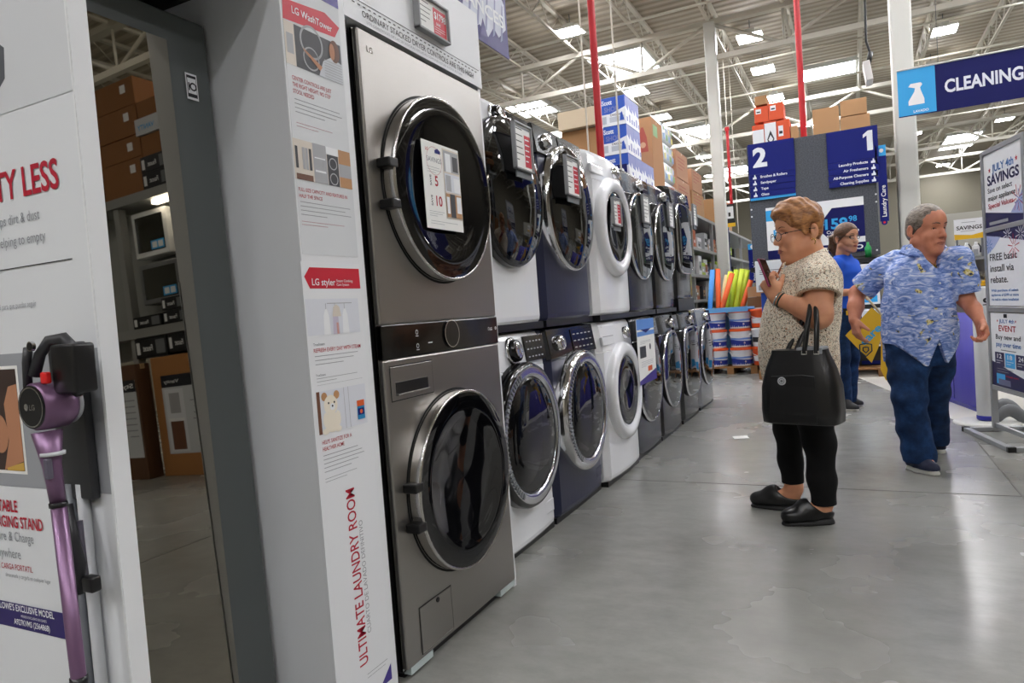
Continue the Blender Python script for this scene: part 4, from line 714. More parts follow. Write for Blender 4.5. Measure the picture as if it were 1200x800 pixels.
def pail(kind):
    t = thing('pail', '', 'pail', (0, 0, 0), 'stacked pails on the pallet'); h_ = .255; r0, r1 = .135, .15
    b = B(); body = por if kind == 'orange' else pw; b.lathe([(0, 0), (r0, 0), (r0+.003, .01), (r1-.004, h_-.045), (r1, h_-.04), (r1, h_-.03)], (0, 0, 0), (0, 0, 1), body, 28); b.ob('bucket', t, (0, 0, 0))
    b = B(); b.lathe([(r1+.001, h_-.035), (r1+.006, h_-.03), (r1+.006, h_-.006), (r1-.01, h_), (0, h_)], (0, 0, 0), (0, 0, 1), por if kind != 'white' else pw, 28); b.ob('lid', t, (0, 0, 0))
    if kind == 'blue':
        b = B(); V = []; n = 20; z = [.02, .085, .10, .15]
        for lo, hi, m, dr in ((.02, .105, pbl, .002), (.105, .13, pwb, .0025)):
            V = []; 
            for zz in (lo, hi): V += [((r0+(r1-r0)*zz/h_+dr)*math.cos(a), (r0+(r1-r0)*zz/h_+dr)*math.sin(a), zz+(.02*math.sin(a*1.0-1) if zz == hi and m is pbl else 0)) for a in np.linspace(math.pi*1.02, math.pi*1.98, n)]
            b.add(V, [(i, i+1, n+i+1, n+i) for i in range(n-1)], m, True)
        a = math.pi*1.65; f = Fr(((r0+.009)*math.cos(a), (r0+.009)*math.sin(a), .03), (-math.sin(a), math.cos(a), 0), (0, 0, 1)); b.disc(f, 0, .03, .012, white, .003, 12); b.disc(f, 0, .03, .006, red, .004, 10); b.ob('label', t, (0, 0, 0))
    else:
        b = B(); n = 16; V = []
        for zz in (.06, .13): V += [((r0+(r1-r0)*zz/h_+.002)*math.cos(a), (r0+(r1-r0)*zz/h_+.002)*math.sin(a), zz) for a in np.linspace(math.pi*1.15, math.pi*1.85, n)]
        b.add(V, [(i, i+1, n+i+1, n+i) for i in range(n-1)], pw if kind == 'orange' else ink, True); b.ob('label', t, (0, 0, 0))
    b = B(); b.tube([((r1+.008)*math.cos(a), (r1+.008)*math.sin(a), h_-.05-.075*abs(math.sin((a-math.pi)))) for a in np.linspace(math.pi, 2*math.pi, 13)], .005, pw, 6); b.ob('bail_handle', t, (0, 0, 0)); return t
pk_ = {}
rows = ['bottom', 'middle', 'top']
for c, x in enumerate((-.535, -.20)):
    for r in range(3):
        lb = 'white and blue pail with orange lid, %s of the %s column on the pallet' % (rows[r], ('left', 'second')[c]); L_ = (x, PY+.13, .108+r*.262)
        if 'blue' not in pk_: pk_['blue'] = pail('blue'); pk_['blue'].location = L_; pk_['blue']['label'] = lb
        else: dup(pk_['blue'], L_, lb)
for k, kd in enumerate(('orange', 'white', 'orange')):
    lb = ['orange pail at the bottom of the right column on the pallet', 'white pail in the middle of the right column on the pallet', 'orange pail at the top of the right column on the pallet'][k]; L_ = (.095, PY+.13, .108+k*.262)
    t = pail(kd) if kd not in pk_ else None
    if t: pk_[kd] = t; t.location = L_; t['label'] = lb
    else: dup(pk_[kd], L_, lb)
t = thing('display_crate', 'sky blue open display crate of pool noodles behind the pails', 'crate', (-.37, PY+.53, .108)); crm = M('crate_blue', '6aa9e0', .5)
b = B(); b.box(-.72, -.02, PY+.32, PY+.335, .108, .92, crm); b.box(-.72, -.02, PY+.735, PY+.75, .108, .92, crm); b.box(-.72, -.705, PY+.335, PY+.735, .108, .92, crm); b.box(-.035, -.02, PY+.335, PY+.735, .108, .92, crm); b.box(-.705, -.035, PY+.335, PY+.735, .108, .12, crm); b.ob('box', t)
b = B(); b.box(-.725, -.015, PY+.312, PY+.32, .895, .925, M('crate_edge', '8fc0ee', .5)); b.ob('rim', t)
b = B(); b.box(-.72, -.06, PY-.05, PY+.31, .895, .90, M('crate_blue', '')); b.box(-.72, -.06, PY-.05, PY-.04, .868, .935, M('crate_blue', '')); o = b.ob('shelf_tray'); tag(o, 'sky blue cardboard tray edge lying on top of the pails', 'tray')
ng, no, nb = M('noodle_lime', 'c9dc3c', .55), M('noodle_orange', 'f0642a', .55), M('noodle_blue', '4f9be6', .55)
for k, (p, q_, m, lb) in enumerate((((832, 362), (835, 316), nb, 'blue pool noodle, leftmost in the crate'), ((842, 362), (841, 315), no, 'orange pool noodle beside the blue one'), ((845, 362), (852, 322), M('noodle_pale', 'f3d9a0', .55), 'pale yellow pool noodle behind the leaning orange one'), ((846, 362), (858, 320), no, 'orange pool noodle leaning right in front of the lime ones'), ((851, 362), (856, 318), ng, 'lime pool noodle left of the middle of the crate'), ((857, 362), (863, 316), ng, 'lime pool noodle in the middle of the crate'), ((862, 362), (870, 315), ng, 'lime pool noodle right of the middle of the crate'), ((867, 362), (876, 316), ng, 'lime pool noodle at the right of the crate'), ((869, 362), (880, 328), no, 'orange pool noodle leaning out at the right end'))):
    y = PY+(.40, .42, .60, .38, .50, .60, .47, .62, .43)[k]; a, c = S(*p, 'y', y), S(*q_, 'y', y+.03); d = c-a; b = B(); a0 = a-d*.6; r = .036; b.tube([a0, a0+d*.8, c], r, m, 14); u = _nrm(d); b.cyl(c, c+u*.0015, .012, black, n=12); tag(b.ob('pool_noodle'), lb, 'pool noodle', 'foam pool noodles in the crate')
carton('carton', 'brown carton right of the pool noodles, lower', -.13+.02, .13, PY+.33, PY+.6, .9, 1.05, cardd); carton('carton', 'brown carton right of the pool noodles, upper', -.10, .12, PY+.33, PY+.6, 1.055, 1.2, M('cardboard_light', ''))
b = B(); b.box(-.01, .14, PY+.3, PY+.65, .108, .898, M('cardboard_white', 'd9d9d6', .7), .004); tag(b.ob('carton'), 'white carton block standing on the pallet behind the right pails', 'carton')
# wrapped white goods under the endcap board
whp = M('plastic_bag', 'dfe5ea', .25, 0, .4)
for k, (a, c, z0, z1, m, lb) in enumerate(((.16, .47, .108, .75, pw, 'white carton beside the pails, partly behind the woman'), (.16, .45, .76, 1.1, tb, 'blue and white carton behind the phone'), (.14, .48, 1.11, 1.5, whp, 'white plastic wrapped bag behind the phone'), (.5, .9, .108, .8, pw, 'white carton hidden mostly behind the woman'), (.5, .9, .81, 1.35, whp, 'white wrapped pack behind the woman'), (.93, 1.25, .108, .42, M('goods_dark', ''), 'dark carton low beside the employee'), (.93, 1.25, .43, .85, white, 'white printed carton beside the employee'), (1.27, 1.54, .108, .35, black, 'black carton on the pallet beside the yellow pennant'), (1.27, 1.54, .36, .8, pw, 'white carton beside the yellow pennant'), (1.1, 1.54, .86, 1.36, white, 'white carton behind the employee'))):
    def pp(b, a=a, c=c, z0=z0, z1=z1, k=k):
        f = FY(9.31+.3*(k % 2)-.001); b.rect(f, a+.03, c-.03, z0+.05*(z1-z0), z0+.22*(z1-z0), [skyb, navy, inkgrey][k % 3], .002); b.lines(f, a+.05, c-.05, z0+.7*(z1-z0), 3, .06*(z1-z0), .03*(z1-z0), ink, .002)
    carton('carton', lb, a, c, 9.31+.3*(k % 2), 10.05, z0, z1, m, pp, tape=False)
b = B(); b.lathe([(0, 0), (.04, 0), (.04, .13), (.015, .17), (.015, .2), (0, .2)], (1.45, 10.3, 1.465), (0, 0, 1), M('bottle_green', '1f8f4a', .3), 16); b.ob('green_bottle'); tag(bpy.data.objects['green_bottle'], 'green bottle under the endcap board left of the man', 'bottle')
# ================================================================ hanging signs right
f = FY(10.0); b = B(); x0, x1 = 1.86, 4.2; z0, z1 = 3.14, 3.715; b.rect(f, x0, x1, z0, z1, navyd, 0, .004); b.rect(f, x0, 2.262, z0+.012, z1-.008, skyb, .001)
ix, iz = 2.05, 3.27; b.poly(f, [(ix-.08, iz), (ix+.09, iz), (ix+.09, iz+.06), (ix+.055, iz+.17), (ix+.05, iz+.20), (ix+.075, iz+.235), (ix+.06, iz+.26), (ix-.05, iz+.26), (ix-.075, iz+.225), (ix-.005, iz+.20), (ix-.012, iz+.16), (ix-.08, iz+.05)], white, .002); b.text(f, 'LAVADO', 2.02, z0+.035, .03, white, .16, .002)
b.text(f, 'CLEANING', 2.355, S(1107, 107, 'y', 10.0)[2]-.015, .155, M('banner_text', 'dfe3ee', .5), .78, .002, .03); t = tag(b.ob('hanging_banner'), 'long blue cleaning banner hung from the roof right of the column', 'banner')
b = B(); b.tube([(2.3, 10, z1), (2.3, 10, H)], .004, grey, 5); b.tube([(3.17, 10, z1), (3.17, 10, H)], .006, steel, 5); b.tube([(x0, 10, z1), (x1, 10, z1)], .012, steel, 6); b.ob('hanging_wire', t)
t = thing('exit_sign', 'white exit sign with red letters hung on a black cord beside the column', 'exit sign', (1.52, 9, 3.4)); R_ = Matrix.Rotation(math.radians(-32), 4, 'Z'); Mt = Matrix.Translation((1.52, 9, 3.49)) @ Matrix.Rotation(math.radians(-8), 4, 'Y')
b = B(); b.box(-.045, .025, -.14, .14, -.11, .11, M('exit_white', 'e6e2e0', .4), .008, mtx=Mt); b.ob('housing', t); fe = Fr(np.array(Mt @ Vector((.0255, 0, 0))), np.array(Mt.to_3x3() @ Vector((0, 1, 0))), np.array(Mt.to_3x3() @ Vector((0, 0, 1)))); b = B(); b.rect(fe, -.13, .13, -.1, .1, M('exit_pink', 'e6b9b9', .4), .001); b.text(fe, 'EXIT', -.11, -.055, .11, M('exit_red', 'd2323c', .4), .22, .002, .03); b.ob('face', t)
b = B(); b.tube([(1.53, 9, 3.60), (1.55, 9, 3.68), (1.51, 9, 3.85), (1.52, 9, 4.4), (1.50, 9, 6), (1.5, 9, H)], .013, black, 8); b.tube([(1.52, 9, 3.59), (1.55, 9, 3.72)], .028, black, 8); b.ob('cord', t)
# ================================================================ right side: poster stand, bollard, purple screen
e = np.array([math.sin(math.radians(12)), -math.cos(math.radians(12)), 0]); O = np.array([2.075, 5.77, 0]); fs = Fr(O, e, (0, 0, 1)); WS = .60
al = M('stand_aluminium', 'a9acaf', .4, .6)
t = thing('poster_stand', 'tall grey metal stand with three framed sale posters at the right edge', 'sign stand', tuple(O+e*.3))
b = B(); b.obox(fs, -.012, .018, 0, 1.935, -.025, .012, al, .003); b.ob('post', t); b = B(); b.obox(fs, WS-.018, WS+.012, 0, 1.935, -.025, .012, al, .003); b.ob('post', t)
for z in (1.92, 1.395, .855, .315): b = B(); b.obox(fs, .018, WS-.018, z-.016, z+.016, -.02, .010, al, .002); b.ob('crossbar', t)
b = B(); b.obox(fs, -.02, WS+.02, .03, .06, -.02, .0, al); b.obox(fs, -.03, WS+.10, 0, .03, .15, .19, al, .004); b.obox(fs, -.03, WS+.10, 0, .03, -.21, -.17, al, .004)
for u in (-.03, WS+.06): b.obox(fs, u, u+.04, 0, .03, -.17, .15, al, .004)
b.ob('base_frame', t); b = B()
for u in (-.035, WS+.075): b = B(); b.obox(fs, u, u+.03, -.0, .034, .148, .194, black, .003); b.ob('end_cap', t)
psn = M('poster_navy', '17174f', .4); star = M('poster_star', 'c62239', .5); pbt = M('poster_blue_text', '3d76b8', .5); lav = M('poster_lavender', 'a9b4dc', .5)
def burst(b, u, v, r, m, n=8, lift=.004):
    for k in range(n): a = 2*math.pi*k/n+.2; c, s = math.cos(a), math.sin(a); b.poly(fs, [(u+r*.2*c-s*.002, v+r*.2*s+c*.002), (u+r*c-s*.003, v+r*s+c*.003), (u+r*c+s*.003, v+r*s-c*.003), (u+r*.2*c+s*.002, v+r*.2*s-c*.002)], m, lift)
def fstar(b, u, v, r, m): b.poly(fs, [(u+(r if k % 2 == 0 else r*.42)*math.sin(math.pi*k/5), v+(r if k % 2 == 0 else r*.42)*math.cos(math.pi*k/5)) for k in range(10)], m, .004)
a0, a1 = .022, WS-.022
b = B(); b.rect(fs, a0, a1, 1.41, 1.905, white, .002, .006); fstar(b, .115, 1.79, .02, star); fstar(b, .505, 1.80, .02, star); b.text(fs, 'JULY 4th', .155, 1.772, .050, pbt, .31, .004, .02); b.text(fs, 'SAVINGS', .075, 1.692, .066, psn, .46, .004, .03)
for k, (s, c, w_) in enumerate((('Save on select', ink, .36), ('major appliance', ink, .40), ('Special Values.', redtext, .38))): b.text(fs, s, .075, 1.640-k*.052, .034, c, w_, .004, .008)
b.poly(fs, [(a0, 1.41), (a1, 1.41), (a1, 1.45), (a0, 1.52)], psn, .003); b.poly(fs, [(a1, 1.45), (a1, 1.60), (.40, 1.475)], lav, .0035); burst(b, .50, 1.555, .085, star); burst(b, .53, 1.54, .07, pbt); b.rect(fs, .08, .36, 1.425, 1.445, inkgrey, .004); b.ob('poster', t)
b = B(); b.rect(fs, a0, a1, .88, 1.38, white, .002, .006); b.poly(fs, [(a0, 1.38), (a1, 1.38), (a1, 1.285), (a0, 1.36)], psn, .003); b.poly(fs, [(a0, 1.36), (.24, 1.337), (.13, 1.27), (a0, 1.23)], lav, .003); burst(b, .34, 1.34, .06, white, 10); burst(b, .52, 1.33, .07, white, 10); burst(b, .42, 1.26, .08, star, 9); burst(b, .06, 1.29, .05, pbt, 9)
for k, (s, w_) in enumerate((('FREE basic', .40), ('install via', .35), ('rebate.', .26))): b.text(fs, s, .06, 1.185-k*.075, .048, ink, w_, .004, .008)
for k, s in enumerate(('With purchase of select', 'appliances of $399 or more', 'via mail-in rebate installation')): b.text(fs, s, .06, .975-k*.030, .017, pbt, .40, .004)
b.ob('poster', t)
b = B(); b.rect(fs, a0, a1, .33, .83, white, .002, .006); b.rect(fs, .23, .28, .80, .825, ink, .004); b.text(fs, 'JULY 4th', .16, .765, .026, pbt, .22, .004, .01); fstar(b, .135, .778, .011, star); fstar(b, .40, .778, .011, star); b.text(fs, 'EVENT', .15, .710, .040, redtext, .25, .004, .012); b.text(fs, 'Buy new and', .10, .655, .034, ink, .36, .004, .008); b.text(fs, 'pay over time', .10, .605, .034, pbt, .36, .004, .008); b.rect(fs, .17, .39, .58, .584, ink, .004)
for k, (s, m) in enumerate((('12', psn), ('18', skyb), ('24', psn))): u = .075+k*.155; b.rect(fs, u, u+.14, .47, .565, m, .004); b.text(fs, s, u+.035, .525, .03, white, .07, .005, .02); b.lines(fs, u+.02, u+.12, .51, 2, .015, .006, white, .005, 0)
b.lines(fs, .10, .40, .455, 2, .018, .006, inkgrey, .004); b.text(fs, 'Valid through event', .16, .405, .014, redtext, .25, .004); b.poly(fs, [(a0, .33), (a1, .33), (a1, .40), (a0, .50)], psn, .003); b.rect(fs, .09, .22, .35, .42, skyb, .005); b.rect(fs, .12, .30, .345, .385, M('card_grey', '6c6f92', .4), .006); b.ob('poster', t)
t = thing('barrier_bollard', 'white cylindrical bollard with blue foot on a round pale base plate', 'bollard', (2.085, 6.12, 0)); bx, by = 2.085, 6.12
b = B(); b.lathe([(.064, .055), (.064, 1.0), (.058, 1.012), (0, 1.012)], (bx, by, 0), (0, 0, 1), M('bollard_white', 'd6d8d8', .4), 32); tb_ = b.ob('tube', t); b = B(); b.lathe([(.0, .02), (.056, .02), (.066, .03), (.066, .056), (.06, .06)], (bx, by, 0), (0, 0, 1), M('bollard_blue', '2b2f9a', .4), 32); b.box(bx+.052, bx+.068, by-.02, by+.02, .03, 1.0, M('bollard_blue', '')); b.ob('foot_ring', t)
b = B(); b.lathe([(.22, 0), (.22, .006), (.19, .016), (0, .02)], (bx, by, 0), (0, 0, 1), M('base_plate', 'c3c3bf', .35), 40); b.ob('base_plate', t); fb = Fr((bx-.0, by-.0655, .93), (1, 0, 0), (0, 0, 1)); b = B(); b.disc(fb, .015, -.02, .018, ink, .0, 18); b.disc(fb, .02, -.02, .007, white, .001, 12); b.rect(fb, -.005, .035, -.055, -.048, ink, .0); b.rect(fb, -.02, .04, -.30, -.297, inkgrey, .0); b.ob('emblem', tb_)
A_, B_ = np.array([1.59, 8.93, 0]), np.array([2.10, 6.6, 0]); d = _nrm(B_-A_); fp = Fr(A_, d, (0, 0, 1)); Lp = np.linalg.norm(B_-A_); pu = M('screen_violet', '3f3a9e', .45)
t = thing('barrier_screen', 'purple fabric barrier screen standing behind the man', 'screen', tuple((A_+B_)/2))
b = B(); n = 24; V = []
for z in (.02, .80): V += [fp.p(Lp*i/n, z, .012*math.sin(i*1.3)) for i in range(n+1)]+[fp.p(Lp*i/n, z, .012*math.sin(i*1.3)-.01) for i in range(n+1)]
k = n+1; b.add(V, [(i, i+1, 2*k+i+1, 2*k+i) for i in range(n)]+[(k+i+1, k+i, 3*k+i, 3*k+i+1) for i in range(n)]+[(2*k+i, 2*k+i+1, 3*k+i+1, 3*k+i) for i in range(n)]+[(0, 2*k, 3*k, k), (n, k+n, 3*k+n, 2*k+n)], pu, True)
b.ob('fabric', t); b = B(); b.obox(fp, 0, Lp, .0, .03, -.018, .014, M('screen_edge', '2a2a86', .4)); b.obox(fp, Lp*.80, Lp*.806, .05, .75, .013, .02, M('screen_edge', '')); b.obox(fp, Lp*.28, Lp*.286, .05, .75, .013, .02, M('screen_edge', '')); b.rect(fp, Lp*.71, Lp*.73, .36, .60, white, .02); b.rect(fp, Lp*.73, Lp*.75, .36, .42, white, .02); b.ob('hem', t)
for x in (0, Lp): b = B(); b.cyl(fp.p(x, 0, -.02), fp.p(x, .84, -.02), .02, al, n=12); b.ob('post', t)
gf = M('foot_grey', '6a6d70', .6)
for k, (px, py, lb) in enumerate(((1181, 489, 'grey arched plastic foot behind the poster stand, rear one'), (1188, 497, 'grey arched plastic foot behind the poster stand, front one'))):
    c = S(px, py, 'z', .0); b = B(); n = 12; b.tube([(c[0]-.11+.22*i/n, c[1]+.05*math.sin(i/n*3), .02+.075*math.sin(min(1, i/n*1.15)*math.pi)**1.0) for i in range(n+1)], [.018+.012*math.sin(i/n*math.pi) for i in range(n+1)], gf, 10, flat=1.6); tag(b.ob('plastic_foot'), lb, 'foot', 'grey plastic feet')
# savings shelf behind the man
SY = 9.0; t = thing('goods_shelf', 'grey wall shelf rack behind the man, beside the poster stand', 'shelving', (2.7, SY+.3, 0))
for x in (2.22, 3.3): b = B(); b.box(x-.02, x+.02, SY+.45, SY+.5, 0, 1.85, rk); b.ob('upright', t)
b = B(); b.box(2.2, 3.32, SY+.5, SY+.52, .2, 1.85, M('shelf_back', 'b9b7ab', .6)); b.ob('back_panel', t)
for z in (1.315, .93, .5): b = B(); b.box(2.2, 3.32, SY, SY+.5, z-.03, z, rk); b.ob('shelf', t)
f = FY(SY-.01); b = B(); q = (2.265, 2.545, 1.515, 1.735); b.rect(f, *q, white, 0, .006); b.poly(f, [(q[0], q[2]), (q[1], q[2]), (q[1], q[2]+.065), ((q[0]+q[1])/2+.02, q[2]+.04), (q[0], q[2]+.06)], yellow, .002); b.text(f, 'SAVINGS', q[0]+.022, q[2]+.105, .042, ink, .235, .002, .02); b.rect(f, q[0]+.07, q[0]+.2, q[3]-.04, q[3]-.035, inkgrey, .002); b.rect(f, q[0]+.06, q[0]+.19, q[2]+.085, q[2]+.09, inkgrey, .002); o = tag(b.ob('savings_sign'), 'white and yellow savings sign above the jugs behind the man', 'sign')
b = B(); b.box(2.28, 2.30, SY, SY+.02, 1.315, 1.52, grey); b.box(2.51, 2.53, SY, SY+.02, 1.315, 1.52, grey); b.ob('stem', o)
jg = M('jug_white', 'd9dbd9', .4); jb = M('jug_label', '2a2c30', .5)
for k in range(6):
    x = 2.295+.088*k; t = thing('jug', 'white jug with dark label below the savings sign, number %s from the left' % ['one', 'two', 'three', 'four', 'five', 'six'][k] if False else ['white jug with dark label below the savings sign, first from left', 'white jug with dark label below the savings sign, second from left', 'white jug with dark label below the savings sign, third from left', 'white jug with dark label below the savings sign, beside the poster stand', 'white jug behind the poster stand, left one', 'white jug behind the poster stand, right one'][k], 'jug', (x, SY+.06, 1.317), 'white jugs on the grey shelf')
    b = B(); b.box(x-.036, x+.036, SY+.02, SY+.11, 1.317, 1.44, jg, .012, 3); b.lathe([(.034, 1.43), (.014, 1.465), (.014, 1.48), (0, 1.48)], (x, SY+.065, 0), (0, 0, 1), jg, 14); b.ob('body', t); b = B(); b.tube([(x+.012, SY+.015, 1.46), (x+.034, SY+.012, 1.42), (x+.03, SY+.015, 1.36)], .008, jb, 6); b.ob('handle', t); b = B(); b.rect(FY(SY+.0195), x-.03, x+.012, 1.335, 1.40, inkgrey, .001); b.ob('label', t)
tg = M('tinsel_silver', 'a9a596', .5); rr = random.Random(4)
for k, (x, z0, z1, lb) in enumerate(((2.345, .93, 1.24, 'silvery bushy decoration on the shelf behind the man, left'), (2.555, .93, 1.15, 'silvery bushy decoration on the shelf beside the poster stand, right'))):
    t = thing('tabletop_tree', lb, 'decoration', (x, SY+.2, z0), 'silvery decorations'); b = B(); b.cyl((x, SY+.2, z0+.001), (x, SY+.2, z1), .012, cardd, n=8); b.ob('stem', t); b = B()
    for j in range(26):
        hh = rr.random(); r_ = .10*(1-hh*.8); a = rr.random()*6.28; c = np.array([x+r_*math.cos(a), SY+.2+r_*math.sin(a), z0+.06+(z1-z0-.08)*hh]); s = .026+.012*rr.random(); b.lathe([(0, -s), (s*.8, -s*.6), (s, 0), (s*.8, s*.6), (0, s)], c, (0, 0, 1), tg, 8)
    b.ob('foliage', t)
for k in range(3):
    z = .935+.055*k*.0; 
yb_ = B(); 
for k in range(5): yb_.box(2.42+.03*k, 2.75, SY-.01+.02*k, SY+.13, .935+.03*k, .962+.03*k, [yellow, ink, yellow, yellow, yellow][k], .006)
tag(yb_.ob('folded_bags'), 'yellow folded bags stacked on the shelf edge beside the bollard', 'bags')
b = B(); b.rect(Fr((.42, 5.40, .0), (.95, .3, 0), (-.3, .95, 0)), -.055, .055, -.05, .05, paper, .006, .003); tag(b.ob('paper_slip'), 'small white paper slip lying on the concrete floor', 'paper')
# ================================================================ figures: smooth solids grown on a grid and skinned as one surface
V3 = lambda *a: np.array(a, float)
class Solid:
    def __init__(s, lo, hi, h):
        s.h = h; s.lo = np.array(lo, float); n = np.ceil((np.array(hi)-s.lo)/h).astype(int)+1; s.n = n
        s.ax = [s.lo[i]+h*np.arange(n[i]) for i in range(3)]; s.F = np.full(n, .3, np.float32)
    def _sl(s, lo, hi, m):
        a = np.clip(np.floor((np.array(lo)-m-s.lo)/s.h).astype(int), 0, s.n); b = np.clip(np.ceil((np.array(hi)+m-s.lo)/s.h).astype(int)+1, 0, s.n)
        if (b <= a).any(): return None, None
        sl = tuple(slice(p, q) for p, q in zip(a, b)); X, Y, Z = (s.ax[i][sl[i]].astype(np.float32) for i in range(3))
        return sl, (X[:, None, None], Y[None, :, None], Z[None, None, :])
    def _op(s, sl, d, k, cut):
        F = s.F[sl]; d = d.astype(np.float32)
        if cut: d = -d; a = np.maximum(F, d); h = np.maximum(k-np.abs(F-d), 0)/k; s.F[sl] = a+h*h*k*.25
        else: a = np.minimum(F, d); h = np.maximum(k-np.abs(F-d), 0)/k; s.F[sl] = a-h*h*k*.25
    def cone(s, a, b, ra, rb=None, k=.012, cut=False):
        rb = ra if rb is None else rb; a = np.asarray(a, float); b = np.asarray(b, float); r = max(ra, rb); sl, P = s._sl(np.minimum(a, b)-r, np.maximum(a, b)+r, k+3*s.h)
        if sl is None: return s
        d = b-a; L = max(1e-9, d@d); t = np.clip(((P[0]-a[0])*d[0]+(P[1]-a[1])*d[1]+(P[2]-a[2])*d[2])/L, 0, 1)
        q = np.sqrt((P[0]-a[0]-t*d[0])**2+(P[1]-a[1]-t*d[1])**2+(P[2]-a[2]-t*d[2])**2)-(ra+(rb-ra)*t); s._op(sl, q, k, cut); return s
    def chain(s, pts, rs, k=.012):
        for i in range(len(pts)-1): s.cone(pts[i], pts[i+1], rs[i], rs[i+1], k)
        return s
    def ell(s, c, r, R=None, k=.012, cut=False):
        c = np.asarray(c, float); r = np.asarray(r, float) if hasattr(r, '__len__') else np.array([r]*3, float); m = r.max(); sl, P = s._sl(c-m, c+m, k+3*s.h)
        if sl is None: return s
        p = [P[i]-c[i] for i in range(3)]
        if R is not None: p = [R[0][i]*p[0]+R[1][i]*p[1]+R[2][i]*p[2] for i in range(3)]
        k0 = np.sqrt((p[0]/r[0])**2+(p[1]/r[1])**2+(p[2]/r[2])**2); k1 = np.sqrt((p[0]/r[0]**2)**2+(p[1]/r[1]**2)**2+(p[2]/r[2]**2)**2)+1e-6
        s._op(sl, k0*(k0-1)/k1, k, cut); return s
    def loft(s, st, f, k=.02, p=2.2, cut=False):
        """st: rows of (z, cx, cy, half depth along f, half width)"""
        st = np.array(st, float); f = _nrm(np.array([f[0], f[1], 0])); l = np.array([-f[1], f[0]]); m = max(st[:, 3].max(), st[:, 4].max()); lo = [st[:, 1].min()-m, st[:, 2].min()-m, st[0, 0]]; hi = [st[:, 1].max()+m, st[:, 2].max()+m, st[-1, 0]]
        sl, P = s._sl(lo, hi, k+3*s.h)
        if sl is None: return s
        z = P[2].ravel(); zz = st[:, 0]; g = np.linspace(zz[0], zz[-1], 160); C = []
        for c in range(1, 5):
            y = np.interp(g, zz, st[:, c]); w_ = np.hanning(17); w_ /= w_.sum(); y = np.convolve(np.pad(y, 8, 'edge'), w_, 'valid'); C.append(np.interp(z, g, y)[None, None, :])
        dx, dy = P[0]-C[0], P[1]-C[1]; u = np.abs(dx*f[0]+dy*f[1])/C[2]; v = np.abs(dx*l[0]+dy*l[1])/C[3]
        q = ((u**p+v**p)**(1/p)-1)*np.minimum(C[2], C[3]); q = np.maximum(q, np.maximum(zz[0]-P[2], P[2]-zz[-1])); s._op(sl, q, k, cut); return s
    def slab(s, c, nrm, k=.004):
        """cut away everything on the side the normal points to"""
        nrm = _nrm(nrm); X, Y, Z = s.ax; d = ((X[:, None, None]-c[0])*nrm[0]+(Y[None, :, None]-c[1])*nrm[1]+(Z[None, None, :]-c[2])*nrm[2]).astype(np.float32); s.F = np.maximum(s.F, d); return s
    def warp(s, fn):
        X, Y, Z = (a.astype(np.float32) for a in s.ax); s.F = s.F+fn(X[:, None, None], Y[None, :, None], Z[None, None, :]).astype(np.float32); return s
    def mesh(s):
        F = s.F; F[0] = F[-1] = .1; F[:, 0] = F[:, -1] = .1; F[:, :, 0] = F[:, :, -1] = .1
        I = F < 0; n = F.shape; c8 = [(i, j, k) for i in (0, 1) for j in (0, 1) for k in (0, 1)]; sh = lambda A, o: A[o[0]:n[0]-1+o[0], o[1]:n[1]-1+o[1], o[2]:n[2]-1+o[2]]
        cnt = sum(sh(I, o).astype(np.int8) for o in c8); act = (cnt > 0) & (cnt < 8); idx = np.argwhere(act); ids = np.full(act.shape, -1, np.int64); ids[act] = np.arange(len(idx))
        vals = {o: F[idx[:, 0]+o[0], idx[:, 1]+o[1], idx[:, 2]+o[2]] for o in c8}; acc = np.zeros((len(idx), 3)); num = np.zeros(len(idx))
        for a in c8:
            for ax in range(3):
                if a[ax]: continue
                b = tuple(1 if i == ax else a[i] for i in range(3)); va, vb = vals[a], vals[b]; m = (va < 0) != (vb < 0); t = np.where(m, va/np.where(m, va-vb, 1), 0)
                for i in range(3): acc[:, i] += np.where(m, a[i]+(t if i == ax else 0), 0)
                num += m
        V = s.lo+s.h*(idx+acc/num[:, None]); Q = []
        for ax in range(3):
            o1, o2 = [(1, 2), (2, 0), (0, 1)][ax]; S0 = [slice(1, -1)]*3; S1 = [slice(1, -1)]*3; S0[ax] = slice(0, -1); S1[ax] = slice(1, None); A, Bq = I[tuple(S0)], I[tuple(S1)]
            e = np.argwhere(A != Bq); base = e.copy()
            for q in range(3):
                if q != ax: base[:, q] += 1
            flip = I[base[:, 0], base[:, 1], base[:, 2]]; cor = []
            for (a, c) in ((0, 0), (1, 0), (1, 1), (0, 1)):
                p = base.copy(); p[:, o1] -= 1-a; p[:, o2] -= 1-c; cor.append(ids[p[:, 0], p[:, 1], p[:, 2]])
            q = np.stack(cor, 1); q[~flip] = q[~flip][:, ::-1]; Q.append(q)
        Q = np.concatenate(Q); Q = Q[(Q >= 0).all(1)]; return V, Q
    def ob(s, name, mat, parent, paint=()):
        V, Q = s.mesh(); me = bpy.data.meshes.new(name); me.vertices.add(len(V)); me.vertices.foreach_set('co', V.astype(np.float32).ravel()); me.loops.add(Q.size); me.loops.foreach_set('vertex_index', Q.astype(np.int32).ravel())
        me.polygons.add(len(Q)); me.polygons.foreach_set('loop_start', np.arange(0, Q.size, 4, dtype=np.int32)); me.update(calc_edges=True); me.materials.append(mat); mi = np.zeros(len(Q), np.int32); C = V[Q].mean(1)
        for k, (fn, m) in enumerate(paint): me.materials.append(m); mi[fn(C)] = k+1
        me.polygons.foreach_set('material_index', mi); me.polygons.foreach_set('use_smooth', np.ones(len(Q), bool)); me.update(); me.validate()
        o = bpy.data.objects.new(name, me); COL.objects.link(o); fix(o, parent); return o
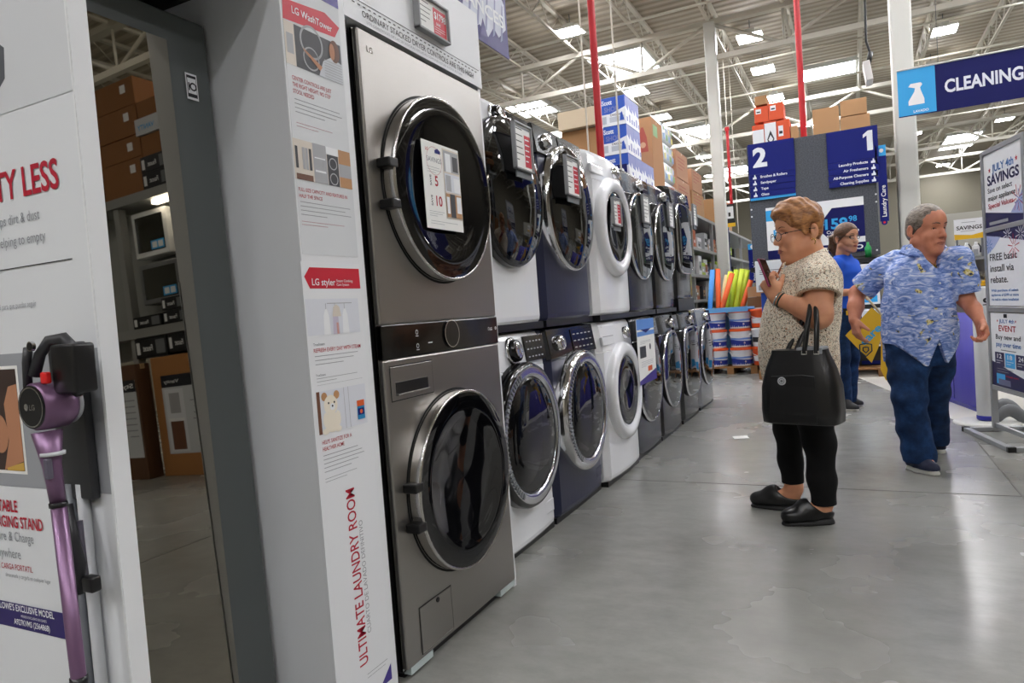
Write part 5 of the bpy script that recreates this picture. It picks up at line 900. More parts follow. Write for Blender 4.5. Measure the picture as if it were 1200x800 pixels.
class HeadFrame:
    def __init__(s, O, fwd, s_=1., pitch=0., roll=0.):
        f = _nrm(V3(fwd[0], fwd[1], 0)); l = V3(-f[1], f[0], 0); z = V3(0, 0, 1); c, q = math.cos(pitch), math.sin(pitch); s.f = c*f-q*z; u = c*z+q*f; c, q = math.cos(roll), math.sin(roll); s.l = c*l+q*u; s.u = c*u-q*l; s.O = np.asarray(O, float); s.s = s_; s.R = np.stack([s.f, s.l, s.u], 1)
    def __call__(s, x, y, z): return s.O+s.s*(x*s.f+y*s.l+z*s.u)
    def loc(s, C): return (C-s.O)@s.R/s.s
def head(S, H, heavy=0., fem=0., neck=None):
    s = H.s; E = lambda c, r, **k: S.ell(H(*c), np.array(r)*s, H.R, **k); Cn = lambda a, b, ra, rb, **k: S.cone(H(*a), H(*b), ra*s, rb*s, **k)
    E((0, 0, .045), (.095, .074, .085), k=.02); E((.030, 0, -.012), (.066, .060, .088), k=.02); E((.035, 0, .045), (.062, .064, .06), k=.02)
    for q in (-1, 1):
        Cn((-.01, q*.052, -.055), (.066, q*.016, -.098), .022+.006*heavy, .018, k=.025*s); E((.058, q*.036, -.036), (.026, .024+.004*heavy, .026), k=.02); Cn((.078, q*.012, .031), (.066, q*.046, .028), .010, .008, k=.012)
        if heavy: E((.050, q*.040, -.072), (.026, .020, .026), k=.02)
    E((.074, 0, -.100), (.020, .022, .016), k=.018)
    E((.080, 0, -.064), (.020, .028, .028), k=.018)
    if heavy: E((.040, 0, -.108), (.045, .044, .026*heavy), k=.03)
    for q in (-1, 1): E((.100, q*.0315, .009), (.024, .0195, .0135), k=.010, cut=True)
    if heavy:
        for q in (-1, 1): Cn((.100, q*.020, -.034), (.088, q*.034, -.062), .0035, .003, k=.010, cut=True)
    for q in (-1, 1): Cn((.0725, q*.020, .0155), (.0675, q*.045, .0115), .0065, .005, k=.005); Cn((.0725, q*.021, -.0010), (.0675, q*.043, -.0020), .0060, .005, k=.005)
    Cn((.086, 0, .018), (.108, 0, -.022), .0075, .0105, k=.012); E((.110, 0, -.028), (.0125, .0125, .0105), k=.008)
    for q in (-1, 1): E((.098, q*.0125, -.032), (.010, .0075, .0075), k=.007)
    for q in (-1, 1): E((.103, q*.007, -.0405), (.004, .0032, .003), k=.003, cut=True)
    E((.084, 0, -.0655), (.0165, .026, .0125), k=.010)
    for q in (-1, 1):
        E((-.028, q*.074, .0), (.017, .009, .031), k=.006); E((-.022, q*.083, .003), (.009, .007, .018), k=.005, cut=True); E((-.020, q*.073, -.026), (.009, .007, .010), k=.006)
    if neck is not None: S.chain([H(-.030, 0, -.05)]+list(neck[0]), [.050*s]+list(neck[1]), .03)
def eyes(H, parent, iris):
    ew, ei, ep = M('eye_white', 'e6ded6', .2), M('iris_'+iris, iris, .2), M('pupil', '060505', .2)
    for q in (-1, 1):
        b = B(); c = H(.0660, q*.0315, .0070); r = .0125*H.s; d = _nrm(H.f*.96-H.u*.2+0*H.l); P = [(r*math.sin(a), r*math.cos(a)) for a in np.linspace(math.pi, .52, 10)]; b.lathe(P, c, d, ew, 16); b.lathe([(r*math.sin(a), r*math.cos(a)+.0002) for a in np.linspace(.52, .2, 4)], c, d, ei, 16); b.lathe([(r*math.sin(a), r*math.cos(a)+.0004) for a in np.linspace(.22, 0, 3)], c, d, ep, 12); b.ob('eye', parent)
def surf(S, H, y, z):
    for x in np.arange(.14, .03, -.0006):
        i = np.clip(np.round((H(x, y, z)-S.lo)/S.h).astype(int), 0, S.n-1)
        if S.F[tuple(i)] < 0: return x
    return .07
def features(S, H, parent, lip, brow, br=.0030, lw=1., lash=.0013):
    lin_ = M('lash_line', '1e1512', .6); ml = M('mouth_line', '5a2c26', .6)
    for q in (-1, 1):
        b = B(); b.tube([H(surf(S, H, q*y, z)+.0006, q*y, z) for y, z in ((.012, .0300), (.022, .0345), (.034, .0365), (.047, .0320))], [br*.8*H.s, br*1.15*H.s, br*H.s, br*.4*H.s], brow, 8, flat=.8); b.ob('eyebrow', parent)
        b = B(); b.tube([H(max(surf(S, H, q*y, z), x)+.0004, q*y, z) for y, z, x in ((.0195, .0065, .074), (.026, .0105, .0775), (.033, .0112, .078), (.040, .0090, .0755), (.0455, .0055, .071))], lash*H.s, lin_, 6); b.ob('eyelashes', parent)
    b = B(); up = [(-.024, -.0655, .0012), (-.015, -.0620, .0036), (-.006, -.0600, .0046), (0, -.0606, .0042), (.006, -.0600, .0046), (.015, -.0620, .0036), (.024, -.0655, .0012)]; lo = [(-.022, -.0672, .0012), (-.012, -.0708, .0044), (0, -.0718, .0050), (.012, -.0708, .0044), (.022, -.0672, .0012)]
    for L_ in (up, lo): b.tube([H(surf(S, H, y*lw, z)-r*.35, y*lw, z) for y, z, r in L_], [r*H.s for y, z, r in L_], lip, 10)
    b.tube([H(surf(S, H, y*lw, -.0660)+.0012, y*lw, -.0660-.0012*(abs(y) > .02)) for y in (-.025, -.015, 0, .015, .025)], .0010*H.s, ml, 6); b.ob('lips', parent)
def hand(S, w_, x, n, t, curl, thumb=(.6, .7, .3), s=1., spread=.0):
    """palm from the wrist along x, palm facing n, thumb on the side t; five separate fingers"""
    x = _nrm(x); n = _nrm(n-x*(n@x)); t = _nrm(t-x*(t@x)-n*(t@n)); P = lambda a, b, c=0.: w_+s*(a*x+b*t+c*n)
    for i in range(4): S.cone(P(.012, .017-.012*i), P(.082-.004*i*(i > 1), .030-.0200*i), .0145*s, .0115*s, .012)
    S.ell(P(.045, .022, .006), (.020*s,)*3, None, .012)
    for i, L_ in enumerate((.070, .078, .072, .057)):
        p = P(.084-.004*i*(i > 1), .030-.0200*i); a = curl[i]*.9 if hasattr(curl, '__len__') else curl*.9; d0 = _nrm(x+t*spread*(1.5-i)); seg = (.46, .30, .24); r = (.0098, .0088, .0080, .0068)
        ang = 0
        for j in range(3):
            ang += a*(1.0 if j == 0 else 1.05); d = math.cos(ang)*d0+math.sin(ang)*n; q = p+s*L_*seg[j]*d; S.cone(p, q, r[j]*s*(.92 if i == 3 else 1), r[j+1]*s*(.92 if i == 3 else 1), .003); p = q
    p = P(.022, .030, .006); d = _nrm(thumb[0]*x+thumb[1]*t+thumb[2]*n); q = p+.040*s*d; S.cone(p, q, .0145*s, .0115*s, .010); d = _nrm(d*.8+n*.45+x*.3); S.cone(q, q+.032*s*d, .0112*s, .0085*s, .004)
def shoe(parent, heel, toe, name, upm, solem, w_=.046, h_=.075, sole=.026, lo=.0, collar=None, clog=False):
    heel = V3(heel[0], heel[1], lo); toe = V3(toe[0], toe[1], lo); L_ = np.linalg.norm(toe-heel); d = (toe-heel)/L_; l = V3(-d[1], d[0], 0); P = lambda a, b, z: heel+d*a*L_+l*b+V3(0, 0, z)
    mn = np.minimum(heel, toe)-.1; mx = np.maximum(heel, toe)+.1; mx[2] = lo+.2; mn[2] = lo-.03; S = Solid(mn, mx, .0035); R = np.stack([d, l, V3(0, 0, 1)], 1)
    S.cone(P(.16, 0, sole+.016), P(.45, 0, sole+.016), w_*.80, w_*.86, .02); S.cone(P(.45, 0, sole+.012), P(.86, .004, sole+.004), w_*.95, w_*.62, .02); S.ell(P(.72, 0, sole+.008), (.25*L_, w_, .036), R, .02)
    S.ell(P(.5, 0, sole+.03), (.26*L_, w_*.82, h_-.03), R, .02)
    if clog: S.ell(P(.12, 0, sole+.075), (.36*L_, w_*1.25, .055), R, .012, True)
    else: S.cone(P(.14, 0, sole+.02), P(.30, 0, sole+.045), w_*.72, w_*.66, .02)
    if clog: S.slab(P(.5, 0, sole*.62-.001), -_nrm(V3(*(d*.075))+V3(0, 0, 1)))
    else: S.slab(P(0, 0, sole), (0, 0, -1))
    S.ob('upper', upm, parent)
    S = Solid(mn, mx, .0035); S.cone(P(.17, 0, 0), P(.5, 0, 0), w_*.86, w_*.92, .01); S.cone(P(.5, 0, 0), P(.85, .004, 0), w_*1.04, w_*.72, .01); S.slab(P(0, 0, lo*0+sole), (0, 0, 1)); S.slab(P(0, 0, .0015), (0, 0, -1))
    if clog: S.slab(P(.5, 0, sole*.62), _nrm(V3(*(d*.075))+V3(0, 0, 1)), .004)
    S.ob('sole', solem, parent)
def skin(name, c, c2):
    m = M(name, c, .5, spec=.4); v = coords(m); setin(m, 'Base Color', ramp(m, noise(m, v, 14, 4), [(.3, c2), (.65, c)])); bump(m, noise(m, v, 160, 3), .12, .002); N, L, p = nodes(m); p.inputs['Subsurface Weight'].default_value = .08; p.inputs['Subsurface Radius'].default_value = (.01, .004, .002); return m
def cloth(name, c, rough=.85, scale=900):
    m = M(name, c, rough, spec=.25); bump(m, noise(m, coords(m), scale, 2), .15, .001); return m
def folds(amp, specs):
    def fn(X, Y, Z):
        o = 0
        for (a, b, c, ph) in specs: o = o+np.sin(a*X+b*Y+c*Z+ph+1.3*np.sin(.43*a*Y+.37*c*X+.29*b*Z+ph*2))
        return amp*o/len(specs)
    return fn
def strands(name, c, c2, sc=(30, 30, 240)):
    m = M(name, c, .42, spec=.5); v = coords(m, sc); f = noise(m, v, 1.0, 4, .6, .8); setin(m, 'Base Color', ramp(m, f, [(.32, c2), (.62, c)])); bump(m, f, .55, .006); return m
def glasses(H, parent, m, lensm, w_=.024, h_=.017, x0=.094, z0=.002, r=.0016, half=.031):
    b = B(); pts = {}
    for q in (-1, 1):
        c = [H(x0-.10*max(0, abs(half*q+w_*math.cos(a))-.02)**1.0*.9, q*half+w_*math.cos(a), z0+h_*math.sin(a)) for a in np.linspace(0, 2*math.pi, 22, endpoint=False)]; b.tube(c, r, m, 6, True); pts[q] = c
        b.tube([H(x0-.005, q*(half+w_), z0+.006), H(x0-.02, q*.071, z0+.010), H(.0, q*.078, z0+.014), H(-.030, q*.080, z0+.012)], r*1.1, m, 6)
    b.tube([H(x0, -.008, z0+.004), H(x0+.004, 0, z0+.007), H(x0, .008, z0+.004)], r, m, 6); g = b.ob('glasses', parent)
    for q in (-1, 1): b = B(); b.add(pts[q], [tuple(range(22))], lensm, False); b.ob('lens', g)
lensg = M('spectacle_lens', 'dfe9ee', .05, alpha=.14)
blackcloth = cloth('black_trousers', '0c0c0d', .9); leather = M('black_leather', '0d0d0e', .32, spec=.5); bump(leather, noise(leather, coords(leather), 220, 3), .2, .002)
# ---------------------------------------------------------------- the woman with the handbag
skw = skin('skin_tan', 'd89c78', 'c98a68'); lipw = M('lip_rose', 'a86657', .5); broww = M('brow_brown', '6d4632', .7)
lipw = MATS['lip_rose']
wo = thing('person', 'older person in speckled cream blouse and black trousers, looking at a phone in profile', 'person', (.98, 3.5, 0))
WF = (-.985, -.17); Hw = HeadFrame((1.026, 3.488, 1.338), (-.90, -.44), 1.07, .07)
shL, elL, wrL = V3(1.10, 3.335, 1.125), V3(1.092, 3.27, .955), V3(.916, 3.315, 1.048)
S_ = Solid((.62, 3.12, 0), (1.30, 3.86, 1.56), .0036)
head(S_, Hw, 1., 1., ([V3(1.06, 3.5, 1.22), V3(1.07, 3.5, 1.14)], [.062, .075]))
S_.loft([(.66, .98, 3.5, .14, .18), (.85, .985, 3.5, .15, .19), (1.0, 1.01, 3.5, .145, .175), (1.12, 1.05, 3.5, .12, .165), (1.19, 1.06, 3.5, .06, .08)], WF, .03)
S_.chain([shL+V3(0, .04, .0), shL, elL+V3(0, 0, .01), elL, (elL+wrL)/2+V3(.02, -.005, -.005), wrL], [.055, .064, .056, .051, .042, .0285], .02)
hx = _nrm(V3(-.35, .05, .93)); hand(S_, wrL+V3(-.004, 0, .008), hx, V3(.35, .9, .1), V3(-.9, .3, -.3)*-1, (1.05, 1.15, 1.2, 1.25), (.75, .45, .55), .98)
shR, elR, wrR = V3(1.05, 3.66, 1.12), V3(1.08, 3.72, .93), V3(.98, 3.70, .76)
S_.chain([shR, elR, wrR], [.060, .048, .029], .02); hand(S_, wrR, V3(-.5, 0, -.85), V3(0, -1, 0), V3(-.85, 0, .5), .5, (.7, .5, .3), .95)
lh, lk, la = V3(1.04, 3.42, .70), V3(1.055, 3.415, .40), V3(1.062, 3.42, .10); rh_, rk_, ra_ = V3(.95, 3.58, .70), V3(.915, 3.60, .42), V3(.925, 3.605, .12)
S_.chain([lh, lk, la], [.085, .055, .038], .02).chain([rh_, rk_, ra_], [.085, .055, .038], .02)
for a, hl, to in ((la, V3(1.092, 3.432, 0), V3(.885, 3.358, 0)), (ra_, V3(.955, 3.60, 0), V3(.72, 3.635, 0))):
    d = _nrm(to-hl); S_.chain([a, hl+d*.035+V3(0, 0, .062)], [.038, .030], .02); S_.chain([a+V3(0, 0, -.02), hl+d*.10+V3(0, 0, .05), hl+d*.17+V3(0, 0, .038)], [.036, .032, .024], .02)
S_.ob('body', skw, wo); eyes(Hw, wo, '4a3020'); features(S_, Hw, wo, lipw, broww, .0022)
# blouse
bl = M('speckled_blouse', 'e9dfcb', .8, spec=.2); v = coords(bl); c = ramp(bl, noise(bl, v, 150, 2, .5, 1.2), [(.0, '26201d'), (.405, '26201d'), (.425, 'e8dcc6'), (1, 'ece4d4')]); c = mixc(bl, ramp(bl, noise(bl, coords(bl, (1, 1, 1.1)), 115, 2, .5, 1.5), [(.60, '000000'), (.63, 'ffffff')]), c, 'a8714c'); c = mixc(bl, ramp(bl, noise(bl, coords(bl, (1.1, 1, .9)), 190, 2, .5, .6), [(.63, '000000'), (.66, 'ffffff')]), c, '7d8a78'); setin(bl, 'Base Color', c)
S_ = Solid((.74, 3.16, .58), (1.27, 3.80, 1.31), .0042)
S_.loft([(.64, .99, 3.5, .168, .215), (.70, .985, 3.5, .172, .216), (.78, .983, 3.5, .175, .218), (.86, .988, 3.5, .177, .214), (.93, .998, 3.5, .174, .208), (1.0, 1.012, 3.5, .166, .20), (1.08, 1.035, 3.5, .157, .195), (1.14, 1.052, 3.5, .138, .18), (1.19, 1.058, 3.5, .108, .14), (1.225, 1.056, 3.5, .086, .095), (1.26, 1.055, 3.5, .072, .075)], WF, .03)
S_.cone(V3(1.085, 3.42, 1.165), V3(1.096, 3.335, 1.12), .075, .082, .03); S_.cone(V3(1.096, 3.335, 1.12), V3(1.094, 3.295, 1.045), .082, .090, .02)
S_.cone(V3(1.05, 3.60, 1.16), V3(1.06, 3.69, 1.08), .075, .085, .03); S_.warp(folds(.0045, [(16, 9, 30, 0), (28, 22, -14, 1.7), (-20, 40, 18, 3)]))
sd = _nrm(elL-shL); q = shL+sd*.085; X, Y, Z = (a.astype(np.float32) for a in S_.ax)
m_ = ((X[:, None, None]-q[0])*sd[0]+(Y[None, :, None]-q[1])*sd[1]+(Z[None, None, :]-q[2])*sd[2]); near = np.sqrt((X[:, None, None]-1.094)**2+(Y[None, :, None]-3.27)**2+(Z[None, None, :]-1.0)**2)-.115; S_.F = np.where((near < 0) & (Y[None, :, None] < 3.345), np.maximum(S_.F, m_+0*near), S_.F)
S_.cone(shL+sd*.03, elL, .071, .066, .006, True); S_.slab((0, 0, .655), (.0, 0, -1)); S_.cone(V3(.935, 3.46, 1.28), V3(.925, 3.455, 1.20), .030, .010, .01, True)
S_.cone(V3(1.055, 3.5, 1.20), V3(1.03, 3.495, 1.31), .066, .082, .008, True); S_.slab(V3(1.055, 3.5, 1.232), _nrm(V3(-.42, -.05, 1)), .006); S_.ob('blouse', bl, wo)
# neck tie of the blouse
b = B(); b.tube([(.955, 3.43, 1.215), (.93, 3.42, 1.17), (.905, 3.41, 1.115)], [.006, .005, .004], M('tie_rust', '8a5236', .8), 8); b.tube([(.958, 3.44, 1.22), (.945, 3.405, 1.18), (.93, 3.395, 1.13)], [.006, .005, .004], bl, 8); b.ob('neck_tie', wo)
# trousers
S_ = Solid((.78, 3.22, .05), (1.22, 3.76, .84), .0046); S_.loft([(.58, .985, 3.5, .13, .17), (.70, .99, 3.5, .155, .195), (.83, .995, 3.5, .15, .19)], WF, .03)
S_.chain([V3(1.03, 3.43, .66), V3(1.045, 3.42, .52), V3(1.058, 3.412, .38), V3(1.062, 3.42, .20), V3(1.066, 3.422, .095)], [.112, .088, .068, .058, .056], .03); S_.chain([V3(.965, 3.57, .66), V3(.925, 3.59, .52), V3(.912, 3.60, .40), V3(.918, 3.605, .24), V3(.923, 3.606, .11)], [.112, .084, .064, .054, .052], .03)
S_.warp(folds(.004, [(12, 8, 38, 0), (30, -20, 22, 2)])); S_.cone(V3(1.066, 3.422, .11), V3(1.066, 3.422, .0), .045, .045, .004, True); S_.cone(V3(.923, 3.606, .165), V3(.923, 3.606, .05), .042, .042, .004, True); S_.slab((0, 0, .088), (0, 0, -1)); S_.F = np.where(S_.ax[1][None, :, None] > 3.515, np.maximum(S_.F, .135-S_.ax[2][None, None, :]), S_.F).astype(np.float32); S_.ob('trousers', blackcloth, wo)
S_ = Solid((.60, 3.20, -.03), (1.2, 3.76, .25), .02)
shoe(wo, (1.105, 3.437), (.880, 3.354), 'clog', leather, M('rubber_black', '101011', .6), .047, .085, .034, clog=True); shoe(wo, (.965, 3.598), (.708, 3.638), 'clog', leather, M('rubber_black', ''), .047, .085, .034, clog=True)
# hair
hw = strands('hair_copper', 'b57d48', '6b3f22', (26, 26, 60)); S_ = Solid((.84, 3.32, 1.20), (1.22, 3.68, 1.56), .0034); s = Hw.s; E = lambda c, r, **k: S_.ell(Hw(*c), np.array(r)*s, Hw.R, **k)
E((.002, 0, .062), (.103, .087, .088), k=.02); E((-.040, 0, .03), (.050, .078, .070), k=.02); E((-.046, 0, -.005), (.036, .062, .045), k=.02)
for q in (-1, 1): E((.005, q*.070, .055), (.055, .018, .05), k=.015); E((.062, q*.03, .105), (.036, .035, .022), k=.018); E((.012, q*.071, .012), (.012, .010, .03), k=.012)
E((.075, 0, .095), (.035, .055, .024), k=.02); E((.02, 0, .125), (.07, .06, .03), k=.02)
S_.warp(lambda X, Y, Z: .0035*np.sin(95*X+30*Y+60*Z+2*np.sin(40*Z+25*Y))*np.sin(70*Y-50*Z+1.5*np.sin(60*X))); E((.125, 0, .015), (.080, .085, .062), k=.008, cut=True); E((.075, 0, -.05), (.085, .12, .085), k=.01, cut=True)
for q in (-1, 1): E((-.024, q*.085, .0), (.022, .022, .034), k=.006, cut=True)
S_.ob('hair', hw, wo); glasses(Hw, wo, M('glasses_steel', '4a5258', .25, .8), lensg, .027, .018, .112, -.003, .0017)
b = B()
for q in (-1, 1): c = Hw(-.016, q*.077, -.046); b.tube([c+V3(.008*math.cos(a), 0, .013*math.sin(a)) for a in np.linspace(0, 6.28, 14, endpoint=False)], .0022, M('gold', 'd9b45c', .25, 1.), 6, True)
b.ob('earring', wo)
d = _nrm(wrL-elL); u, w2 = perp(d); c = wrL-d*.012; b = B(); b.tube([c+.031*(math.cos(a)*u+math.sin(a)*w2) for a in np.linspace(0, 6.28, 22, endpoint=False)], .005, M('bracelet_silver', 'c9ccd0', .25, 1.), 8, True); b.tube([c-d*.014+.033*(math.cos(a)*u+math.sin(a)*w2) for a in np.linspace(0, 6.28, 22, endpoint=False)], .004, M('bracelet_dark', '3a4a44', .3, .6), 8, True); b.ob('bracelet', wo)
# phone
p0, p1 = S(905, 336, 'y', 3.315), S(892, 304, 'y', 3.335); ux = _nrm(p1-p0); fp = Fr(p0, np.cross(ux, _nrm(V3(.95, -.30, .2))), ux); t = thing('smartphone', 'dark smartphone in a magenta case held in the hand of the person in cream', 'phone', tuple(p0))
L_ = float(np.linalg.norm(p1-p0))*1.02; b = B(); b.obox(fp, -.036, .036, 0, L_, -.005, .005, M('phone_case', '8a1d4a', .4), .004, 3); b.ob('case', t); b = B(); b.obox(fp, -.033, .033, .004, L_-.004, .004, .0062, M('phone_screen', '0b0c10', .08), .001); b.ob('screen', t); b = B(); b.cyl(fp.p(.02, L_-.018, -.005), fp.p(.02, L_-.018, -.0065), .006, black, n=14); b.ob('camera_lens', t)
# handbag
t = thing('handbag', 'black leather handbag with round silver emblem hanging from a forearm', 'handbag', (.99, 3.23, .5)); yw = math.radians(-16); bx_ = V3(math.cos(yw), math.sin(yw), 0); by_ = V3(-math.sin(yw), math.cos(yw), 0); bc = V3(1.012, 3.205, .505)
fb = Fr(bc, bx_, (0, 0, 1)); st = [(0, .152, .072), (.006, .160, .082), (.06, .164, .084), (.16, .160, .078), (.24, .140, .062), (.30, .116, .048), (.315, .114, .046)]; V = []; n = 28
for z, a, c in st:
    for j in range(n): th = 2*math.pi*j/n; cc, ss = math.cos(th), math.sin(th); k = (abs(cc)**5+abs(ss)**5)**(-1/5); V.append(fb.p(a*cc*k, z, 0)+by_*c*ss*k)
b = B(); b.add(V, [(i*n+j, i*n+(j+1) % n, (i+1)*n+(j+1) % n, (i+1)*n+j) for i in range(len(st)-1) for j in range(n)], leather, True); b.add(V, [tuple(range(n))[::-1], tuple(range((len(st)-1)*n, len(st)*n))], leather); b.ob('bag_body', t)
ff = Fr(bc-by_*.0825+V3(0, 0, 0), bx_, V3(0, 0, 1)+by_*.05); b = B(); b.poly(ff, [(-.12, .01), (.085, .01), (.08, .205), (.03, .212), (-.10, .205)], leather, .003, .006); pk_o = b.ob('front_pocket', t); b = B(); b.tube([ff.p(-.10, .206, .004), ff.p(.03, .213, .004), ff.p(.08, .206, .004)], .0022, M('stitch_grey', '3a3a3c', .5), 6); b.ob('pocket_edge', pk_o)
b = B(); b.disc(ff, -.055, .187, .0175, M('emblem_silver', 'c4c7ca', .35), .006, 24, th=.004); b.ring(ff, -.055, .187, .012, .002, ink, .0066); b.disc(ff, -.055, .187, .006, grey, .0066, 16); b.ob('emblem', pk_o)
b = B(); b.obox(fb, .0, .105, .297, .326, -.045, .043, M('bag_lining', '8e9296', .6), .004); b.ob('lining', t)
arm_top = V3(1.045, 3.30, .99)
for k, (u0, u1, px_) in enumerate(((-.075, .035, 0.0), (-.035, .085, .022))):
    A, Bp = fb.p(u0, .30, 0)+by_*.048, fb.p(u1, .30, 0)-by_*.048; T_ = V3(1.058+px_, 3.262, 1.012+px_*.0); b = B(); pts = [A, A*.5+(T_+V3(-.005, .06, -.03))*.5+V3(-.005, .012, .0), T_+V3(-.004, .055, -.016), T_+V3(0, .02, .0), T_+V3(.004, -.026, -.012), T_*.5+Bp*.5+V3(.006, -.034, .02), Bp]
    cr_ = []
    for i in range(len(pts)-1):
        q0, q1, q2, q3 = pts[max(0, i-1)], pts[i], pts[i+1], pts[min(len(pts)-1, i+2)]
        for tt in np.linspace(0, 1, 5)[:-1]: cr_.append(.5*((2*q1)+(-q0+q2)*tt+(2*q0-5*q1+4*q2-q3)*tt**2+(-q0+3*q1-3*q2+q3)*tt**3))
    b.tube(cr_+[pts[-1]], .0125, leather, 10, flat=.75); h_ = b.ob('handle', t); b = B()
    for e_ in (A, Bp): b.box(e_[0]-.012, e_[0]+.012, e_[1]-.006, e_[1]+.006, e_[2]-.004, e_[2]+.012, chrome, .002)
    b.ob('buckle', h_)
b = B(); b.tube([fb.p(-.148, .02, 0), fb.p(-.155, .12, 0), fb.p(-.145, .24, 0), fb.p(-.118, .30, 0)], .004, leather, 6); b.ob('side_strap', t)
# ================================================================ bath display bay across the aisle (seen in the mirror)
MY = 4.6
t = thing('bath_display_bay', 'grey steel bath display bay across the aisle, seen in the dark mirror', 'shelving', (4.5, MY+.5, 0))
for x in (3.55, 4.93, 6.3): b = B(); b.box(x-.04, x+.04, MY+.02, MY+.10, 0, 2.74, rk); b.ob('upright', t)
b = B(); b.box(3.5, 6.4, MY+.30, MY+.34, 1.2, 2.8, M('bay_panel', '8f918e', .6)); b.ob('back_panel', t)
for z in (1.50, 2.84): b = B(); b.box(3.5, 6.4, MY, MY+1.0, z-.09, z, rk); b.ob('shelf', t)
b = B(); b.box(3.98, 4.40, MY+.04, MY+.10, 2.70, 2.74, M('strip_lamp', 'fff4e2', .5, emit=14)); o = b.ob('strip_light', t)
cabm = M('cabinet_mirror', '9aa0a4', .05, 1.)
for k, (x0, x1, z0, z1, lb) in enumerate(((4.33, 4.85, 2.22, 2.68, 'white framed medicine cabinet, upper left in the dark mirror'), (3.7, 4.17, 2.15, 2.62, 'white framed medicine cabinet, upper right in the dark mirror'), (4.24, 4.83, 1.74, 2.15, 'grey framed medicine cabinet below the white one in the dark mirror'), (3.6, 4.15, 1.74, 2.1, 'grey framed medicine cabinet, lower right in the dark mirror'))):
    t = thing('medicine_cabinet', lb, 'cabinet', ((x0+x1)/2, MY+.2, z0), 'medicine cabinets on display'); y = MY+.12; fm_ = white if k < 2 else M('cab_frame', '77797b', .4); b = B(); b.box(x0, x1, y, MY+.30, z0, z1, fm_, .01); b.ob('body', t)
    b = B(); b.rect(FY(y), x0+.05, x1-.05, z0+.05, z1-.05, cabm, .003, .002); b.ob('mirror', t); b = B(); b.rect(FY(y), x0+.06, x0+.26, z0+.06, z0+.15, skyb, .005); b.rect(FY(y), x0+.08, x0+.15, z0+.075, z0+.135, white, .006); b.rect(FY(y), x0+.17, x0+.24, z0+.075, z0+.135, white, .006); b.ob('sticker', t)
bk = M('carton_black', '15161a', .4); n = 0
for (x0, x1, z0, z1) in ((4.45, 4.88, 1.502, 1.62), (4.05, 4.42, 1.502, 1.63), (4.08, 4.42, 1.635, 1.76), (3.66, 4.02, 1.502, 1.63), (3.66, 4.02, 1.635, 1.77), (3.64, 4.0, 2.842, 3.0), (4.03, 4.45, 2.842, 3.0), (3.64, 4.0, 3.003, 3.16), (4.03, 4.45, 3.003, 3.16), (4.42, 4.9, 1.20, 1.40), (4.0, 4.4, 1.22, 1.40), (3.62, 3.98, 1.22, 1.40)):
    t = thing('faucet_carton', ['black printed carton on the middle shelf in the dark mirror', 'black printed carton on the top shelf in the dark mirror', 'black printed carton lying on the large vanity cartons in the dark mirror'][0 if n < 5 else 1 if n < 9 else 2], 'carton', ((x0+x1)/2, MY+.1, z0), 'black cartons in the bath bay'); b = B(); b.box(x0, x1, MY+.01, MY+.28, z0, z1, bk, .004); b.ob('box', t); f = FY(MY+.01); b = B(); w_ = x1-x0; h_ = z1-z0
    b.rect(f, x0+.06*w_, x0+.34*w_, z0+.15*h_, z1-.15*h_, grey, .001); b.text(f, 'MOEN' if False else 'Faucet', x0+.45*w_, z0+.35*h_, .3*h_, white, .3*w_, .001); b.rect(f, x0+.85*w_, x0+.95*w_, z0+.2*h_, z0+.8*h_, white, .001); b.ob('print', t); n += 1
bn = M('carton_umber', '8a5c33', .85)
for k, (x0, x1, z0, z1) in enumerate(((4.46, 5.1, 2.845, 3.2), (4.46, 5.1, 3.205, 3.42), (4.46, 5.1, 3.43, 3.72), (4.46, 5.1, 3.725, 4.0), (3.6, 4.45, 3.165, 3.38), (3.6, 4.45, 3.55, 3.72), (5.15, 6.0, 2.845, 3.4), (5.15, 6.0, 3.405, 3.9))):
    def gp(b, x0=x0, x1=x1, z1=z1, k=k): b.rect(FY(MY+.05), x0+.12, x0+.2, z1-.14, z1-.06, white, .002)
    carton('storage_carton', 'large brown carton, %s on the top shelf in the dark mirror' % ('left pile' if k < 4 else 'right pile' if k < 6 else 'far pile'), x0, x1, MY+.051, MY+.9, z0, z1, bn, gp, group='brown cartons on the top shelf of the bath bay')
b = B(); b.box(3.85, 4.48, MY+.03, MY+.5, 3.385, 3.545, M('carton_pale', 'c9ccd2', .6)); b.text(FY(MY+.029), 'BATH', 3.95, 3.43, .05, skyb, None, .001); b.text(FY(MY+.029), 'VANITY', 4.2, 3.43, .05, skyb, None, .001); tag(b.ob('long_carton'), 'long pale carton between brown cartons in the dark mirror', 'carton')
def van(x0, x1, y, z1, m, lb, title):
    def gp(b):
        f = FY(y); w_ = x1-x0; a0, a1 = x0+.03, x1-.12; b.rect(f, a0, a1, .22, 1.0, M('label_paper', 'c9cdd2', .5), .001); b.rect(f, a0, a1, .88, 1.0, M('label_black', '1b1e26', .5), .002); b.text(f, title, a0+.03, .92, .045, white, .3*w_, .003, .02); b.text(f, 'Selections' if title == 'Style' else 'Vanity', a1-.26, .92, .035, white, .22, .003, .01)
        b.rect(f, a1-.30, a1-.03, .24, .86, c_pale, .002); b.rect(f, a1-.26, a1-.07, .26, .54, c_brown, .003); b.rect(f, a1-.28, a1-.05, .54, .57, white, .003); b.rect(f, a1-.24, a1-.09, .62, .82, c_grey, .003); b.lines(f, a0+.04, a1-.36, .80, 7, .06, .02, inkgrey, .002)
    return carton('vanity_carton', lb, x0, x1, y, y+(.6 if x0 < 4 else .16), 0, z1, m, gp)
